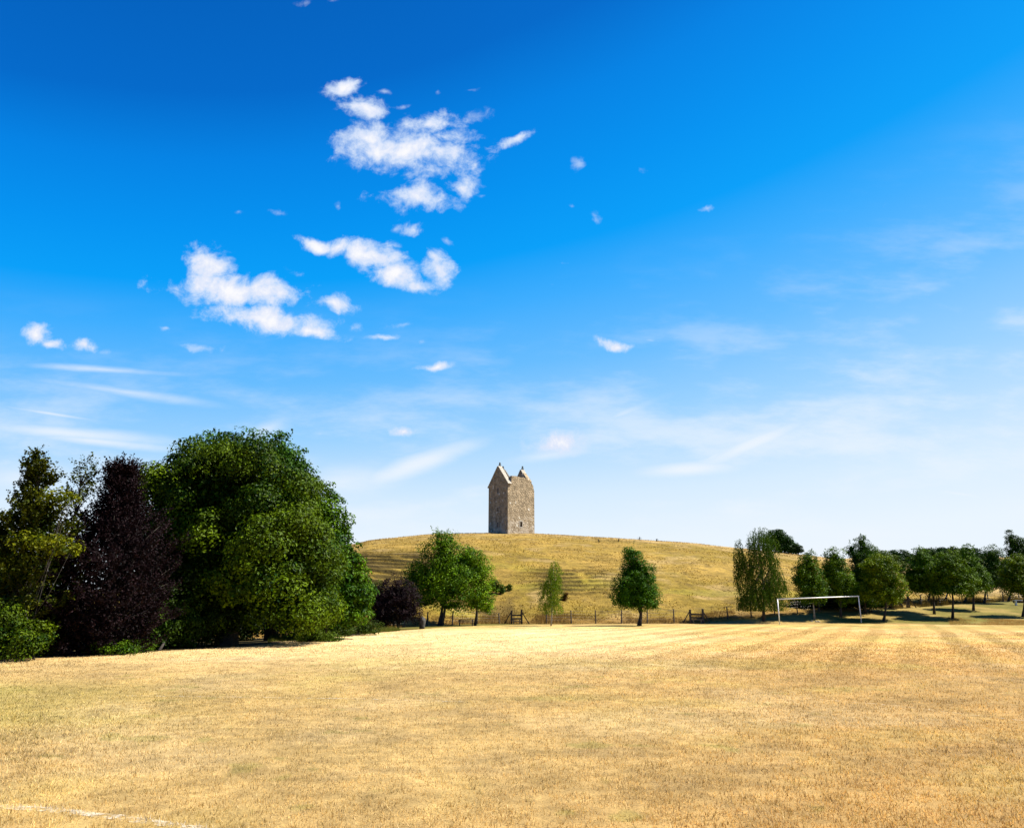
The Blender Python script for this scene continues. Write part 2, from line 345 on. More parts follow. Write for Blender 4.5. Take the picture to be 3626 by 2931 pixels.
def field_col(x, y):
    px = x / y / CP * F + PX0
    straw = np.array([.46, .31, .115]); tan = np.array([.39, .225, .070]); green = np.array([.34, .27, .075]); pale = np.array([.515, .385, .20])
    n1_ = fbm(x, y, 6, 4, 1); n2_ = fbm(x, y, 2.0, 4, 2); n3_ = fbm(x, y, .5, 3, 4)
    c = straw[None] * np.ones((len(x), 1))
    def mx(c, k, f): return c * (1 - f[:, None]) + k[None] * f[:, None]
    # browner towards the right of the pitch, green at the left, pale through the middle
    c = mx(c, tan, np.clip(1.0 * sst(1300, 3300, px) + .3 * sst(9, 5, y), 0, 1) * (.45 + .9 * (n1_ - .2)).clip(0, 1))
    c = mx(c, green, np.clip(.75 * sst(1100, 0, px) * sst(9, 12, y) * sst(19, 15, y) + .45 * sst(.6, .75, n1_) + .28 * sst(.55, .8, n2_), 0, .9))
    c = mx(c, pale, np.clip(.58 * sst(15, 30, y) * sst(2700, 2000, px) * sst(60, 50, y) + .3 * sst(.55, .75, fbm(x, y, 3, 3, 19)), 0, .9))
    # mowing stripes
    p_ = x * STR[1] - y * STR[0] + .5 * (vn(x, y, 9, 3) - .5)
    s_ = .5 + .5 * np.sin(p_ * 2 * math.pi / 1.9); s_ = sst(.35, .8, s_) * (vn(p_, p_ * 0, 1.3, 8) * .9 + .35)
    amp = sst(10, 34, y) * (.2 + .8 * sst(1700, 2500, px))
    c = mx(c, np.array([.17, .11, .026]), np.clip(.5 * s_ * amp, 0, 1))
    # greener near the far touchline
    c = mx(c, np.array([.22, .175, .045]), .7 * sst(46, 58, y) * sst(.35, .65, fbm(x, y * .35, 5, 3, 15)))
    gx, gy = gpt(1950, 2474); c = mx(c, green * .8, .6 * np.exp(-((x - gx) / .9) ** 2 - ((y - gy) / .35) ** 2))
    bare = sst(.66, .74, fbm(x, y, 1.1, 3, 37)) * .18 * sst(40, 20, y)
    c = mx(c, np.array([.27, .19, .10]), bare)
    weed = sst(.73, .80, fbm(x, y, .55, 3, 47)) * .45 * sst(30, 15, y)
    c = mx(c, np.array([.22, .20, .045]), weed)
    c = c * (1 + .6 * (n3_ - .5) + .45 * (n2_ - .5))[:, None]
    return c
def verge_col(x, y):
    n1_ = fbm(x, y, 4, 4, 11)
    a = np.array([.105, .088, .014]); b = np.array([.19, .135, .035])
    f = sst(.42, .66, n1_)[:, None]
    c = a * (1 - f) + b * f
    u = x / y; yf = interp(kYf, u); ye = interp(kYe, u); px = u / CP * F + PX0
    dr = (sst(2.5, .3, y - ye) * .8 * sst(.3, .6, n1_ + .1))[:, None]
    c = c * (1 - dr) + np.array([.30, .19, .065]) * dr
    dk = (sst(1500, 1200, px) * .75)[:, None]     # tree shade put into the ground colour under the old trees
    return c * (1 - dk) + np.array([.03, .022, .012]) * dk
def hill_col(x, y, z, riser, hum):
    olive = np.array([.178, .120, .017]); gold = np.array([.27, .172, .036]); pale = np.array([.33, .225, .088]); brown = np.array([.10, .065, .016]); dark = np.array([.03, .022, .006])
    n1_ = fbm(x, y, 20, 4, 71); n2_ = fbm(x, y, 4, 4, 72); n3_ = fbm(x, y, 1.1, 3, 73)
    mx = lambda c, k, f: c * (1 - f[:, None]) + k[None] * f[:, None]
    u = x / y; D = np.interp(u, utab, dl)
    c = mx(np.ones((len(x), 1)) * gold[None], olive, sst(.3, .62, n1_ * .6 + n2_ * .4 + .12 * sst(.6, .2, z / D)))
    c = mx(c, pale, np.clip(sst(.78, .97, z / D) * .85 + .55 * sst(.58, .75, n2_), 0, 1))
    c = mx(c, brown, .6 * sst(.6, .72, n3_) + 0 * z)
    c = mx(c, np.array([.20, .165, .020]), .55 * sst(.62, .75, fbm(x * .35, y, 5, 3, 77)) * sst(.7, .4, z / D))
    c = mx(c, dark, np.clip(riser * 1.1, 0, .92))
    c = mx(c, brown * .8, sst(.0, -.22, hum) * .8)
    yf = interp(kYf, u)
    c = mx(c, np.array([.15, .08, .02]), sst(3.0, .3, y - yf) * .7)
    return c * (1 + .5 * (n3_ - .5))[:, None]
# polar sheet
th = np.concatenate([np.linspace(-math.pi, -.78, 34)[:-1], np.linspace(-.78, .78, 1000), np.linspace(.78, math.pi, 34)[1:]])
rr = np.concatenate([[0.3, 1, 2], np.geomspace(3, 50, 260), np.linspace(50.1, 95, 280), np.linspace(95.2, 170, 210), np.geomspace(173, 900, 50), np.geomspace(1000, 6000, 14)])
TH, RR = np.meshgrid(th, rr); X = (RR * np.sin(TH)).ravel(); Y = (RR * np.cos(TH)).ravel()
Z = H(X, Y)
okY = Y > 20
u_all = np.clip(X / np.maximum(Y, 1), -2, 2)
hillmask = (Y > 20) & (Y > interp(kYf, u_all)) & (np.abs(u_all) < 1.35) & (Y < 330)
dzv = np.zeros_like(Z); rs = np.zeros_like(Z); hm = np.zeros_like(Z)
hi = np.where(hillmask)[0]
a_, b_, c_ = tread(X[hi], Y[hi], Z[hi]); dzv[hi] = a_; rs[hi] = b_; hm[hi] = c_
Z = Z + dzv + np.where(Y < 62, .02 * (vn(X, Y, 7) - .5), 0)
cols = np.zeros((len(X), 3)); Ysafe = np.maximum(Y, 1)
isfield = (Y < interp(kYe, u_all)) & (Y > 1)
cols[:] = (.2, .14, .045)
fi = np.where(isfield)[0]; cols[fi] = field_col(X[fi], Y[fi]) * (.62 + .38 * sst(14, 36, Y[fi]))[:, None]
lm = linemask(X[fi], Y[fi]) * (fbm(X[fi], Y[fi], .3, 2, 50) > .38)
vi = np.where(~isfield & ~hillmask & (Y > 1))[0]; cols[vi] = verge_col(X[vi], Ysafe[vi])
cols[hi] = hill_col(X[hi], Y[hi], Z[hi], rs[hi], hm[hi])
nr, nth = RR.shape; ii = np.arange(nr * nth).reshape(nr, nth)
Q = np.stack([ii[:-1, :-1].ravel(), ii[1:, :-1].ravel(), ii[1:, 1:].ravel(), ii[:-1, 1:].ravel()], 1)[:, ::-1]
V = np.stack([X, Y, Z], 1)
def sub(name, sel, mat):
    q = Q[sel]; used, inv = np.unique(q, return_inverse=True)
    o = mesh_np(name, V[used], inv.reshape(q.shape), mat, col=cols[used], smooth=True); tag(o, kind='structure'); return o
hq = hillmask[Q].all(1); fq_ = isfield[Q].all(1) & (np.abs(u_all[Q[:, 0]]) < 1.4)
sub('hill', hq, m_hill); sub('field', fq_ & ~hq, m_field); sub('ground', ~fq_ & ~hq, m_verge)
def gz(x, y):
    z = float(H(np.array([x]), np.array([y]))[0]); u = x / y
    if y > interp(kYf, u) and y < 330: z += float(tread(np.array([x]), np.array([y]), np.array([z]))[0][0])
    return z
def hill_hit(px, py, y0=None):
    for Y_ in np.arange(y0 or float(interp(kYf, upx(px))) + .5, 150, .4):
        p_ = at(px, py, Y_)
        if float(H(np.array([p_.x]), np.array([Y_]))[0]) >= p_.z: return float(Y_)
    return 128.0
def base(px, py, Y, sink=.05):
    p_ = at(px, py, Y); return Vector((p_.x, Y, gz(p_.x, Y) - sink))
def mpp(py, Y):
    b = (PY0 - py) / F; k = CP - b * SP; return Y / F / k, Y / F / k ** 2     # metres per pixel: across, up

# worn painted lines: thin sheets 4 mm above the turf, broken where the paint has gone
lv = []; lf = []; zz_ = .010
for (x0, y0, x1, y1, wd, st) in LINES:
    L_ = math.hypot(x1 - x0, y1 - y0); n = max(2, int(L_ / .05)); ex, ey = (x1 - x0) / L_, (y1 - y0) / L_; k = len(lv); zz_ += .0006
    for i in range(n + 1):
        for sd in (-1, 1):
            h_ = wd / 2 * (.45 + .55 * st) * (.8 + .5 * rng.random()) * sd; q = L_ * i / n
            lv.append((x0 + ex * q - ey * h_, y0 + ey * q + ex * h_, zz_))
    lf += [(k + 2 * i, k + 2 * i + 2, k + 2 * i + 3, k + 2 * i + 1) for i in range(n)]
m_paint = mat_simple('worn_line_paint', (.50, .44, .33), .95, 25, .2, .1)
t_ = m_paint.node_tree; nn = t_.nodes.new('ShaderNodeTexNoise'); nn.inputs['Scale'].default_value = 7; nn.inputs['Detail'].default_value = 8; nn.inputs['Roughness'].default_value = .75
t_.links.new(t_.nodes['Texture Coordinate'].outputs['Object'], nn.inputs[0])
cr_ = t_.nodes.new('ShaderNodeMapRange'); cr_.inputs[1].default_value = .48; cr_.inputs[2].default_value = .6; t_.links.new(nn.outputs[0], cr_.inputs[0]); cr_.inputs[4].default_value = .6
t_.links.new(cr_.outputs[0], t_.nodes['Principled BSDF'].inputs['Alpha'])
tag(mesh_np('pitch_markings', np.array(lv), np.array(lf), m_paint), kind='structure')

# ------------------------------------------------------------------ grass (uncountable)
def blades(name, label, x, y, z, h, wd, col, lean=.45, mat=m_blade):
    n = len(x); a = rng.random(n) * 2 * math.pi; la = rng.random(n) * 2 * math.pi; ll = np.abs(rng.normal(size=n)) * lean * h
    v = np.zeros((n, 3, 3), np.float32)
    ca, sa = np.cos(a) * wd / 2, np.sin(a) * wd / 2
    v[:, 0] = np.stack([x - ca, y - sa, z - .01], 1); v[:, 1] = np.stack([x + ca, y + sa, z - .01], 1)
    v[:, 2] = np.stack([x + np.cos(la) * ll, y + np.sin(la) * ll, z + h], 1)
    o = mesh_np(name, v.reshape(-1, 3), np.arange(n * 3).reshape(n, 3), mat, col=np.repeat(col, 3, axis=0))
    return tag(o, label, 'grass', kind='stuff')
n = 780000
uy = rng.random(n); y = 4.2 * (66 / 4.2) ** (uy ** .85); u = (rng.random(n) - .5) * 2.1; x = u * y
clump = fbm(x, y, .16, 2, 66); keep = (y < interp(kYe, u) - .2) & (clump + .35 * rng.random(n) > .5) & (rng.random(n) > sst(38, 66, y)); x, y = x[keep], y[keep]; n = len(x)
c = field_col(x, y); k = rng.random(n)
lmk = linemask(x, y)
tuft = vn(x, y, .11, 33); c = c * ((.72 + .7 * k ** 1.4) * (.78 + .5 * tuft))[:, None]; brt = rng.random(n) < .22 * (.4 + 1.4 * tuft); c[brt] = c[brt] * .4 + np.array([.52, .40, .21]) * .75
g = rng.random(n) < .08; c[g] = c[g] * .5 + np.array([.16, .16, .025]) * .5
wl = (lmk > 0) & (rng.random(n) < lmk * .75); c[wl] = (.58, .52, .41)
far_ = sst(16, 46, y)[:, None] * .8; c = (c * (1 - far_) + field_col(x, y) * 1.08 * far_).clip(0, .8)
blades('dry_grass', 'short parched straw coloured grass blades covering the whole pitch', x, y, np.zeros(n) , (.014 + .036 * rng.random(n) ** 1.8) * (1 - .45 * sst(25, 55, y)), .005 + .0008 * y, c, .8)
# tall dry fringe along the fence and field edges
def fringe(name, label, px0, px1, dy0, dy1, n, h0, h1, ca, cb, ref='f', wd=.02):
    px = px0 + (px1 - px0) * rng.random(n); u = upx(px); yr = interp(kYf if ref == 'f' else kYe, u); y = yr + dy0 + (dy1 - dy0) * rng.random(n); x = u * y
    pat = fbm(x, y, 1.6, 3, 81); k = pat > .38; x, y, pat = x[k], y[k], pat[k]; n = len(x)
    z = H(x, y); inh = y > interp(kYf, x / y); z = z + np.where(inh, tread(x, y, z)[0], 0)
    m_ = rng.random((n, 1)); c = np.array(ca) * m_ + np.array(cb) * (1 - m_)
    return blades(name, label, x, y, z, (h0 + (h1 - h0) * rng.random(n)) * np.clip(3.2 * (pat - .3), .25, 1.4), wd * (.6 + .8 * rng.random(n)), c, .3)
fringe('tall_grass', 'tall rusty dead grass growing along the foot of the wire fence', 1240, 2600, -.2, 2.4, 24000, .06, .42, (.22, .135, .045), (.10, .06, .015))
fringe('tall_grass', 'tall olive grass and weeds in the strip behind the right hand trees', 3150, 3700, -.8, 3.0, 22000, .2, .8, (.13, .09, .025), (.07, .055, .013))
fringe('rough_grass', 'scruffy tan grass tufts on the low bank at the far right', 3350, 3700, -.3, 6, 14000, .03, .16, (.33, .21, .075), (.24, .15, .045), 'e')
fringe('green_weeds', 'bright green weeds and nettles below the big rounded tree', 960, 1420, .3, 3.5, 12000, .08, .35, (.07, .10, .012), (.14, .13, .025), 'e', .02)
n = 52000; px = 1150 + 2200 * rng.random(n); u = upx(px); yf = interp(kYf, u); y = yf + 1 + (142 - yf) * rng.random(n) ** 1.1; x = u * y
pat = fbm(x, y, 3.2, 3, 91); k = pat + .15 * rng.random(n) > .55; x, y = x[k], y[k]; n = len(x)
z = H(x, y); tz, tr_, th_ = tread(x, y, z); z = z + tz; c = hill_col(x, y, z, tr_, th_) * (.75 + .5 * rng.random((n, 1)))
blades('hill_grass', 'ragged dry tussock grass scattered over the grazed hill', x, y, z, .04 + .14 * rng.random(n), .06 + .09 * rng.random(n), c.clip(0, .8), .8)

# ------------------------------------------------------------------ foliage
def unit(v): return v / np.maximum(np.linalg.norm(v, axis=-1, keepdims=True), 1e-6)
def leafmesh(name, P, Nn, size, col, parent, mat, asp=.62, along=None):
    n = len(P); Nn = unit(Nn); r = rng.normal(size=(n, 3)) if along is None else along + .25 * rng.normal(size=(n, 3))
    T = unit(r - (r * Nn).sum(1, keepdims=True) * Nn); B = np.cross(Nn, T)
    s = size[:, None]; v = np.zeros((n, 4, 3), np.float32)
    v[:, 0] = P - T * s * .5; v[:, 2] = P + T * s * .5
    v[:, 1] = P + B * s * asp * .5 + Nn * s * .12; v[:, 3] = P - B * s * asp * .5 + Nn * s * .12
    v = v - np.array(parent.location, dtype=np.float32) if parent else v
    return mesh_np(name, v.reshape(-1, 3), np.arange(n * 4).reshape(n, 4), mat, parent, col=np.repeat(col, 4, axis=0))
def lobes_world(lobes, Y):
    out = []
    for l in lobes:
        px, py, rx, ry = l[:4]; dY = l[4] if len(l) > 4 else 0
        c = at(px, py, Y + dY); mx_, my_ = mpp(py, Y + dY)
        out.append((np.array(c), np.array([rx * mx_, rx * mx_ * (l[5] if len(l) > 5 else .9), ry * my_])))
    return out
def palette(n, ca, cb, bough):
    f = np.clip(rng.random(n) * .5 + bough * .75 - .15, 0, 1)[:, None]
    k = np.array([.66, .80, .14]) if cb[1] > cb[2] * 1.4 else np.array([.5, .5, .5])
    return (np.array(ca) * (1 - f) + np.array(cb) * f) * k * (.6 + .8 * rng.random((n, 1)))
def crown_dome(LW, n_leaf, size, rb, ca, cb, ragged=.12, inner=.25, droop=0, bd=4.4):
    """leafy boughs over a union of ellipsoids"""
    area = np.array([l[1][0] * l[1][2] for l in LW]); area = area / area.sum(); Ps, Ns, Bs = [], [], []
    for (C, Rr), ar in zip(LW, area):
        nl = int(n_leaf * ar * (1 - inner)); nb = max(8, int(bd * (Rr[0] * Rr[2] + Rr[1] * Rr[2] + Rr[0] * Rr[1]) / (rb * rb)))
        d = unit(rng.normal(size=(nb, 3))); d = d[d[:, 2] > -.85]
        rad = .78 + ragged * rng.normal(size=(len(d), 1)).clip(-1.5, 1.6)
        cc = C + d * Rr * rad
        ok = np.ones(len(cc), bool)
        for (C2, R2) in LW:
            if C2 is C: continue
            ok &= np.linalg.norm((cc - C2) / R2, axis=1) > .62
        cc, d = cc[ok], d[ok]
        if len(cc) == 0: continue
        br = rb * (.4 + .95 * rng.random(len(cc))); bt = rng.random(len(cc))
        k = rng.choice(len(cc), nl, p=br ** 2 / (br ** 2).sum())
        e = unit(rng.normal(size=(nl, 3)) + .7 * d[k] + np.array([0, 0, .35]))
        off = e * br[k][:, None] * (.5 + .55 * rng.random((nl, 1)) ** .7) * np.array([1.0, 1.0, .75])
        off[:, 2] -= droop * br[k] * rng.random(nl) ** 2
        Ps.append(cc[k] + off); Ns.append(e * 1.0 + rng.normal(size=(nl, 3)) * .38 + np.array([0, 0, .25])); Bs.append(bt[k])
    P = np.concatenate(Ps); Nn = np.concatenate(Ns); Bt = np.concatenate(Bs)
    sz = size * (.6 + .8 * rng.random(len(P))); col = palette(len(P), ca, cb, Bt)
    # inner leaves
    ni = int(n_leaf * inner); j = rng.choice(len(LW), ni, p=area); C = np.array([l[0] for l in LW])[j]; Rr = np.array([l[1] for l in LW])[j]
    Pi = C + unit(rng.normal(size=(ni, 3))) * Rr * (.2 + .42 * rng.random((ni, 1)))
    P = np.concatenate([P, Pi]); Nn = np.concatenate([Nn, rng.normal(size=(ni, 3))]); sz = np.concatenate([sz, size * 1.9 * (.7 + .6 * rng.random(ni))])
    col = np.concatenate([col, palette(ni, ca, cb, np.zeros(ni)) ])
    return P, Nn, sz, col
def sprays(base_pts, dirs, lens, per, size, spread, ca, cb, rise=.0, sag=0):
    n = len(base_pts); k = np.repeat(np.arange(n), per); s_ = rng.random(len(k)) ** .75
    P = base_pts[k] + dirs[k] * (lens[k] * s_)[:, None]; P[:, 2] += (rise * s_ ** 2 - sag * s_ ** 2) * lens[k]
    wdt = spread * (1.15 - s_)[:, None]; P = P + rng.normal(size=P.shape) * wdt * np.array([1, 1, .45])
    Nn = rng.normal(size=P.shape) * .5 + np.array([0, 0, .7]); bt = rng.random(n)[k]
    return P, Nn, size * (.6 + .8 * rng.random(len(k))), palette(len(k), ca, cb, bt)
def limbs(mb, b, top, r0, targets, bend=.15, n=8):
    b = Vector(b); top = Vector(top); pts = [b + (top - b) * float(s_) + Vector((bend * math.sin(s_ * 5), bend * math.cos(s_ * 4) - bend, 0)) * (top - b).length * .15 for s_ in np.linspace(0, 1, 7)]
    mb.tube(pts, [r0 * (1.35 if i == 0 else 1 - .8 * i / 6) for i in range(7)], n)
    for tg in targets:
        s_ = .25 + .5 * rng.random(); st = b + (top - b) * s_; tg = Vector(tg); mid = (st + tg) / 2 + Vector((0, 0, -.08 * (tg - st).length))
        mb.tube([st, mid, tg], [r0 * (1 - .75 * s_) * .6, r0 * .28, r0 * .08], 6)
def finish_tree(name, label, cat, b, P, Nn, sz, col, mb, mat=m_leaf, bark=m_bark, asp=.62, along=None, group=None, crownname='crown'):
    root = empty(name, b); tag(root, label, cat, group)
    if mb:
        tr = mb.build('trunk', bark, None, smooth=True); tr.data.transform(__import__('mathutils').Matrix.Translation(-b)); tr.parent = root
    leafmesh(crownname, P, Nn, sz, col, root, mat, asp, along)
    return root
def dome_tree(name, label, px, py, Y, lobes, n_leaf, size, rb, ca, cb, r0=.12, mat=m_leaf, bark=m_bark, cat='tree', ragged=.16, inner=.22, stems=1, tp=None, group=None, droop=0, spikes=0, nl=6, bd=4.4):
    if cat == 'tree' and len(lobes) >= 4 and n_leaf < 40000:
        for _ in range(4):          # odd limbs that break the outline
            l = lobes[rng.integers(len(lobes))]; a = rng.random() * 6.28; k = .25 + .2 * rng.random()
            lobes = lobes + [(l[0] + math.cos(a) * l[2] * .9, l[1] - math.sin(a) * l[3] * .8, l[2] * k, l[3] * k, rng.normal() * .4 + (l[4] if len(l) > 4 else 0))]
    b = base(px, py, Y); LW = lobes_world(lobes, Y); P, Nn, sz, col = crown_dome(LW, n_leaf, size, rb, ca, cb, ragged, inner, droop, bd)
    if spikes:
        j = rng.choice(len(LW), spikes); d = unit(rng.normal(size=(spikes, 3)) * np.array([1, 1, .5]) + np.array([0, 0, .9])); C = np.array([l[0] for l in LW])[j]; Rr = np.array([l[1] for l in LW])[j]
        bp = C + d * Rr * .85; q = sprays(bp, unit(d + np.array([0, 0, .8])), rb * (.7 + .9 * rng.random(spikes)), 16, size * .9, .07, ca, cb)
        P = np.concatenate([P, q[0]]); Nn = np.concatenate([Nn, q[1]]); sz = np.concatenate([sz, q[2]]); col = np.concatenate([col, q[3]])
    zmin = b.z - .0; ok = P[:, 2] > zmin + .02; P, Nn, sz, col = P[ok], Nn[ok], sz[ok], col[ok]
    mb = MB(); big = max(LW, key=lambda l: l[1][0] * l[1][2]); Cc = Vector(big[0]); tops = Vector((Cc.x, Cc.y, Cc.z + big[1][2] * .55))
    for s_ in range(stems):
        o = Vector((rng.normal() * .12 * (stems > 1), rng.normal() * .1 * (stems > 1), 0)); sp = Vector((rng.normal() * .45 * (stems > 1), rng.normal() * .3 * (stems > 1), 0))
        tg = [tuple(l[0] + unit(rng.normal(size=3)) * l[1] * .6) for l in LW for _ in range(max(1, nl // len(LW)))]
        limbs(mb, b + o, tops + sp, r0 / math.sqrt(stems), tg if s_ == 0 else tg[:2])
    return finish_tree(name, label, cat, b, P, Nn, sz, col, mb, mat, bark, group=group)

GA, GB = (.016, .055, .006), (.16, .22, .012)          # deep green, sunny yellow green
YA, YB = (.05, .10, .010), (.22, .26, .018)
BA, BB = (.012, .038, .014), (.06, .12, .03)
PA, PB = (.008, .004, .005), (.034, .015, .018)
# --- the big rounded tree and its neighbours
dome_tree('broadleaf_tree', 'huge dense rounded dark green tree, the largest, beside the purple conical tree', 800, 2295, 33,
          [(800, 1765, 250, 195, .2, .8), (695, 1700, 130, 115, .4), (690, 1830, 175, 190, .6), (630, 2020, 120, 190, 3.8), (900, 1960, 230, 215, -.6), (1010, 1880, 150, 210, 0), (985, 2110, 220, 125, -.6), (700, 2120, 160, 130, 4), (610, 1770, 95, 85, .5), (1080, 2060, 130, 190, .6), (780, 1990, 130, 160, 3)],
          175000, .14, .95, (.005, .024, .002), (.115, .145, .003), r0=.42, ragged=.16, nl=18, bd=3.3, inner=.28)
dome_tree('broadleaf_tree', 'bluish green treetop rising behind the crown of the huge rounded tree', 960, 2270, 38,
          [(900, 1620, 130, 80, 0), (990, 1640, 100, 90, 0), (1020, 1720, 60, 110, 0), (760, 1620, 110, 80, 0), (930, 1720, 180, 130, 0)], 15000, .17, .55, BA, BB, r0=.3, spikes=30)
dome_tree('broadleaf_tree', 'mid green tree leaning out from the right flank of the huge rounded tree', 1140, 2262, 38,
          [(1110, 1900, 120, 190, 0), (1170, 2020, 105, 160, 0), (1220, 2110, 88, 120, 0), (1150, 2150, 130, 90, -.4), (1262, 2140, 55, 85, 0)],
          42000, .15, .5, (.010, .042, .003), (.11, .17, .005), r0=.22, nl=10)
# --- purple conical beech
def spray_tree(name, label, px, py, Y, axis_px, top_py, prof, n_sp, per, size, ca, cb, mat, elev=.45, spread=.1, rise=.25, r0=.18, inner=2500, tw=12, twl=.5, cat='tree'):
    b = base(px, py, Y); ztop = at(axis_px, top_py, Y).z; x0 = at(axis_px, py, Y).x; mx_, _ = mpp(2000, Y); Hh = ztop - b.z
    hs = rng.random(n_sp) ** .9 * .97 + .02; az = rng.random(n_sp) * 2 * math.pi
    env = np.interp(hs, [p_[0] for p_ in prof], [p_[1] for p_ in prof]) * mx_
    L_ = env * (.62 + .5 * rng.random(n_sp)); inn = rng.random(n_sp) * .45
    dirs = unit(np.stack([np.cos(az), np.sin(az), np.full(n_sp, elev) + .25 * rng.normal(size=n_sp) + 1.1 * hs ** 2.2], 1))
    st = np.stack([x0 + np.cos(az) * env * inn, Y + np.sin(az) * env * inn, b.z + Hh * hs - .35 * env * elev], 1); ln = np.maximum(L_ * (1 - inn), .45)
    kb = np.repeat(np.arange(n_sp), tw); sa = .25 + .8 * rng.random(len(kb)) ** .8
    ts = st[kb] + dirs[kb] * (ln[kb] * sa)[:, None]; ts[:, 2] += rise * sa ** 2 * ln[kb] * .6
    lat = rng.normal(size=(len(kb), 3)) * np.array([.75, .75, .22]); td = unit(dirs[kb] * .9 + lat + np.array([0, 0, .18])); tl = twl * (.5 + .9 * rng.random(len(kb))) * (1.25 - .5 * sa)
    P, Nn, sz, col = sprays(ts, td, tl, per, size, spread, ca, cb, rise)
    hi_ = rng.random(inner) * .8; ai = rng.random(inner) * 6.28; ri = np.interp(hi_, [p_[0] for p_ in prof], [p_[1] for p_ in prof]) * mx_ * .7 * rng.random(inner) ** .5
    P2 = np.stack([x0 + np.cos(ai) * ri, Y + np.sin(ai) * ri, b.z + Hh * hi_], 1)
    P = np.concatenate([P, P2]); Nn = np.concatenate([Nn, rng.normal(size=(inner, 3))]); sz = np.concatenate([sz, size * 1.8 * np.ones(inner)]); col = np.concatenate([col, palette(inner, ca, cb, np.zeros(inner))])
    ok = P[:, 2] > b.z + .05; P, Nn, sz, col = P[ok], Nn[ok], sz[ok], col[ok]
    mb = MB(); top = Vector((x0, Y, ztop - .15)); bb = Vector(b)
    mb.tube([bb + (top - bb) * float(s_) for s_ in np.linspace(0, 1, 8)], [r0 * (1 - .93 * s_) for s_ in np.linspace(0, 1, 8)], 8)
    for i in range(0, n_sp, max(1, n_sp // 70)):
        a = Vector(st[i]); e = a + Vector(dirs[i]) * ln[i] * .85 + Vector((0, 0, rise * ln[i] * .7)); mb.tube([Vector((x0, Y, a.z - .2)), a, e], [.03, .02, .006], 5)
    return finish_tree(name, label, cat, b, P, Nn, sz, col, mb, mat)
spray_tree('copper_beech', 'dark purple conical tree with upswept spiky top left of the huge green tree', 370, 2320, 27, 345, 1690,
           [(0, 210), (.25, 255), (.45, 250), (.56, 225), (.64, 150), (.72, 88), (.84, 72), (.93, 50), (1, 16)], 270, 18, .075, PA, PB, m_purple, inner=14000, r0=.2, elev=.5, tw=17, twl=.55, spread=.05)
# --- leftmost loose tree
spray_tree('mixed_hedge_tree', 'tall loose brownish green tree with bare spiky top at the left edge', 10, 2335, 25, 35, 1650,
           [(0, 190), (.3, 200), (.5, 170), (.62, 130), (.75, 70), (.82, 55), (.92, 62), (1, 22)], 120, 15, .10, (.014, .024, .005), (.10, .085, .016), m_leaf, elev=.6, inner=2500, tw=13, twl=.5, spread=.06)
spray_tree('slender_tree', 'thin arching tree with sparse grey green leaves between the leftmost and purple trees', 180, 2330, 26.2, 190, 1680,
           [(0, 60), (.4, 110), (.6, 90), (.75, 60), (.9, 50), (1, 26)], 60, 12, .085, (.03, .035, .015), (.10, .10, .035), m_leaf, elev=.5, inner=300, r0=.08, tw=9, twl=.45, spread=.06)
dome_tree('maple_bough_tree', 'yellow green arching bough tree in front of the purple tree', 120, 2340, 24,
          [(175, 1925, 90, 18, 0), (90, 1915, 60, 18, 0), (235, 1950, 38, 16, -.2), (200, 1765, 60, 18, .6), (60, 2010, 60, 34, .5)], 3400, .10, .26, (.03, .04, .005), (.20, .17, .008), r0=.03, ragged=.25, inner=.05)
dome_tree('shade_fill_tree', 'very dark green added tree, shade put into its leaf colour, below the leftmost trees', 90, 2338, 26,
          [(60, 2060, 150, 130, 0), (150, 2180, 120, 130, .4), (-60, 1950, 120, 120, 0)], 22000, .1, .35, (.012, .018, .004), (.05, .045, .010), r0=.12, ragged=.2)  # filler tree; the shade below the crowns is painted as dark leaves
dome_tree('leafy_shrub', 'rounded light green shrub at the bottom left edge of the trees', 60, 2345, 23.6,
          [(30, 2250, 90, 85, 0), (110, 2285, 55, 55, 0), (-20, 2190, 80, 60, 0)], 8000, .085, .42, (.010, .03, .004), (.10, .12, .010), r0=.05, cat='shrub', ragged=.2)
dome_tree('shade_fill_tree', 'added tree with shade put into its black green leaves between the purple tree and the huge tree', 580, 2310, 31.5,
          [(540, 2000, 90, 100, .5), (580, 2110, 140, 150, 0), (660, 2150, 150, 120, .6), (500, 2230, 100, 80, 0), (720, 2200, 120, 80, .4)], 42000, .12, .5, (.008, .016, .003), (.025, .04, .008), r0=.2, ragged=.15, nl=10)  # added to darken this gap; deep shade is put into the leaf colour
dome_tree('hedge', 'long added hedge with shade put into its leaf colour behind the trunks of the large trees', 800, 2275, 42,
          [(500, 2220, 120, 70, -4), (680, 2210, 130, 80, 0), (850, 2200, 130, 80, 0), (1010, 2195, 120, 70, 1), (1150, 2200, 110, 50, 3), (300, 2230, 130, 90, -9), (100, 2230, 140, 90, -12)], 40000, .13, .5, (.006, .012, .003), (.018, .028, .006), r0=.08, cat='hedge')  # added for darkness behind the trunks, shade painted as near-black leaves
dome_tree('leafy_shrub', 'dark green shrub between the purple tree and the huge tree trunk', 560, 2310, 28.6,
          [(470, 2260, 90, 60, 0), (580, 2240, 90, 80, 1.2), (640, 2200, 90, 100, 2)], 13000, .1, .32, (.016, .035, .008), (.05, .07, .014), r0=.05, cat='shrub')
dome_tree('leafy_shrub', 'low bright green shrub at the field edge under the purple tree', 430, 2320, 26.3,
          [(430, 2296, 80, 24, 0), (370, 2300, 50, 20, 0)], 2400, .06, .2, (.02, .05, .006), (.09, .13, .014), ragged=.3, r0=.03, cat='shrub')
dome_tree('leafy_shrub', 'low grey green shrub right of the huge tree trunk', 1120, 2280, 35.5,
          [(1100, 2258, 55, 28, 0), (1160, 2262, 45, 22, 0)], 4500, .07, .18, (.04, .065, .015), (.12, .14, .04), r0=.03, cat='shrub')
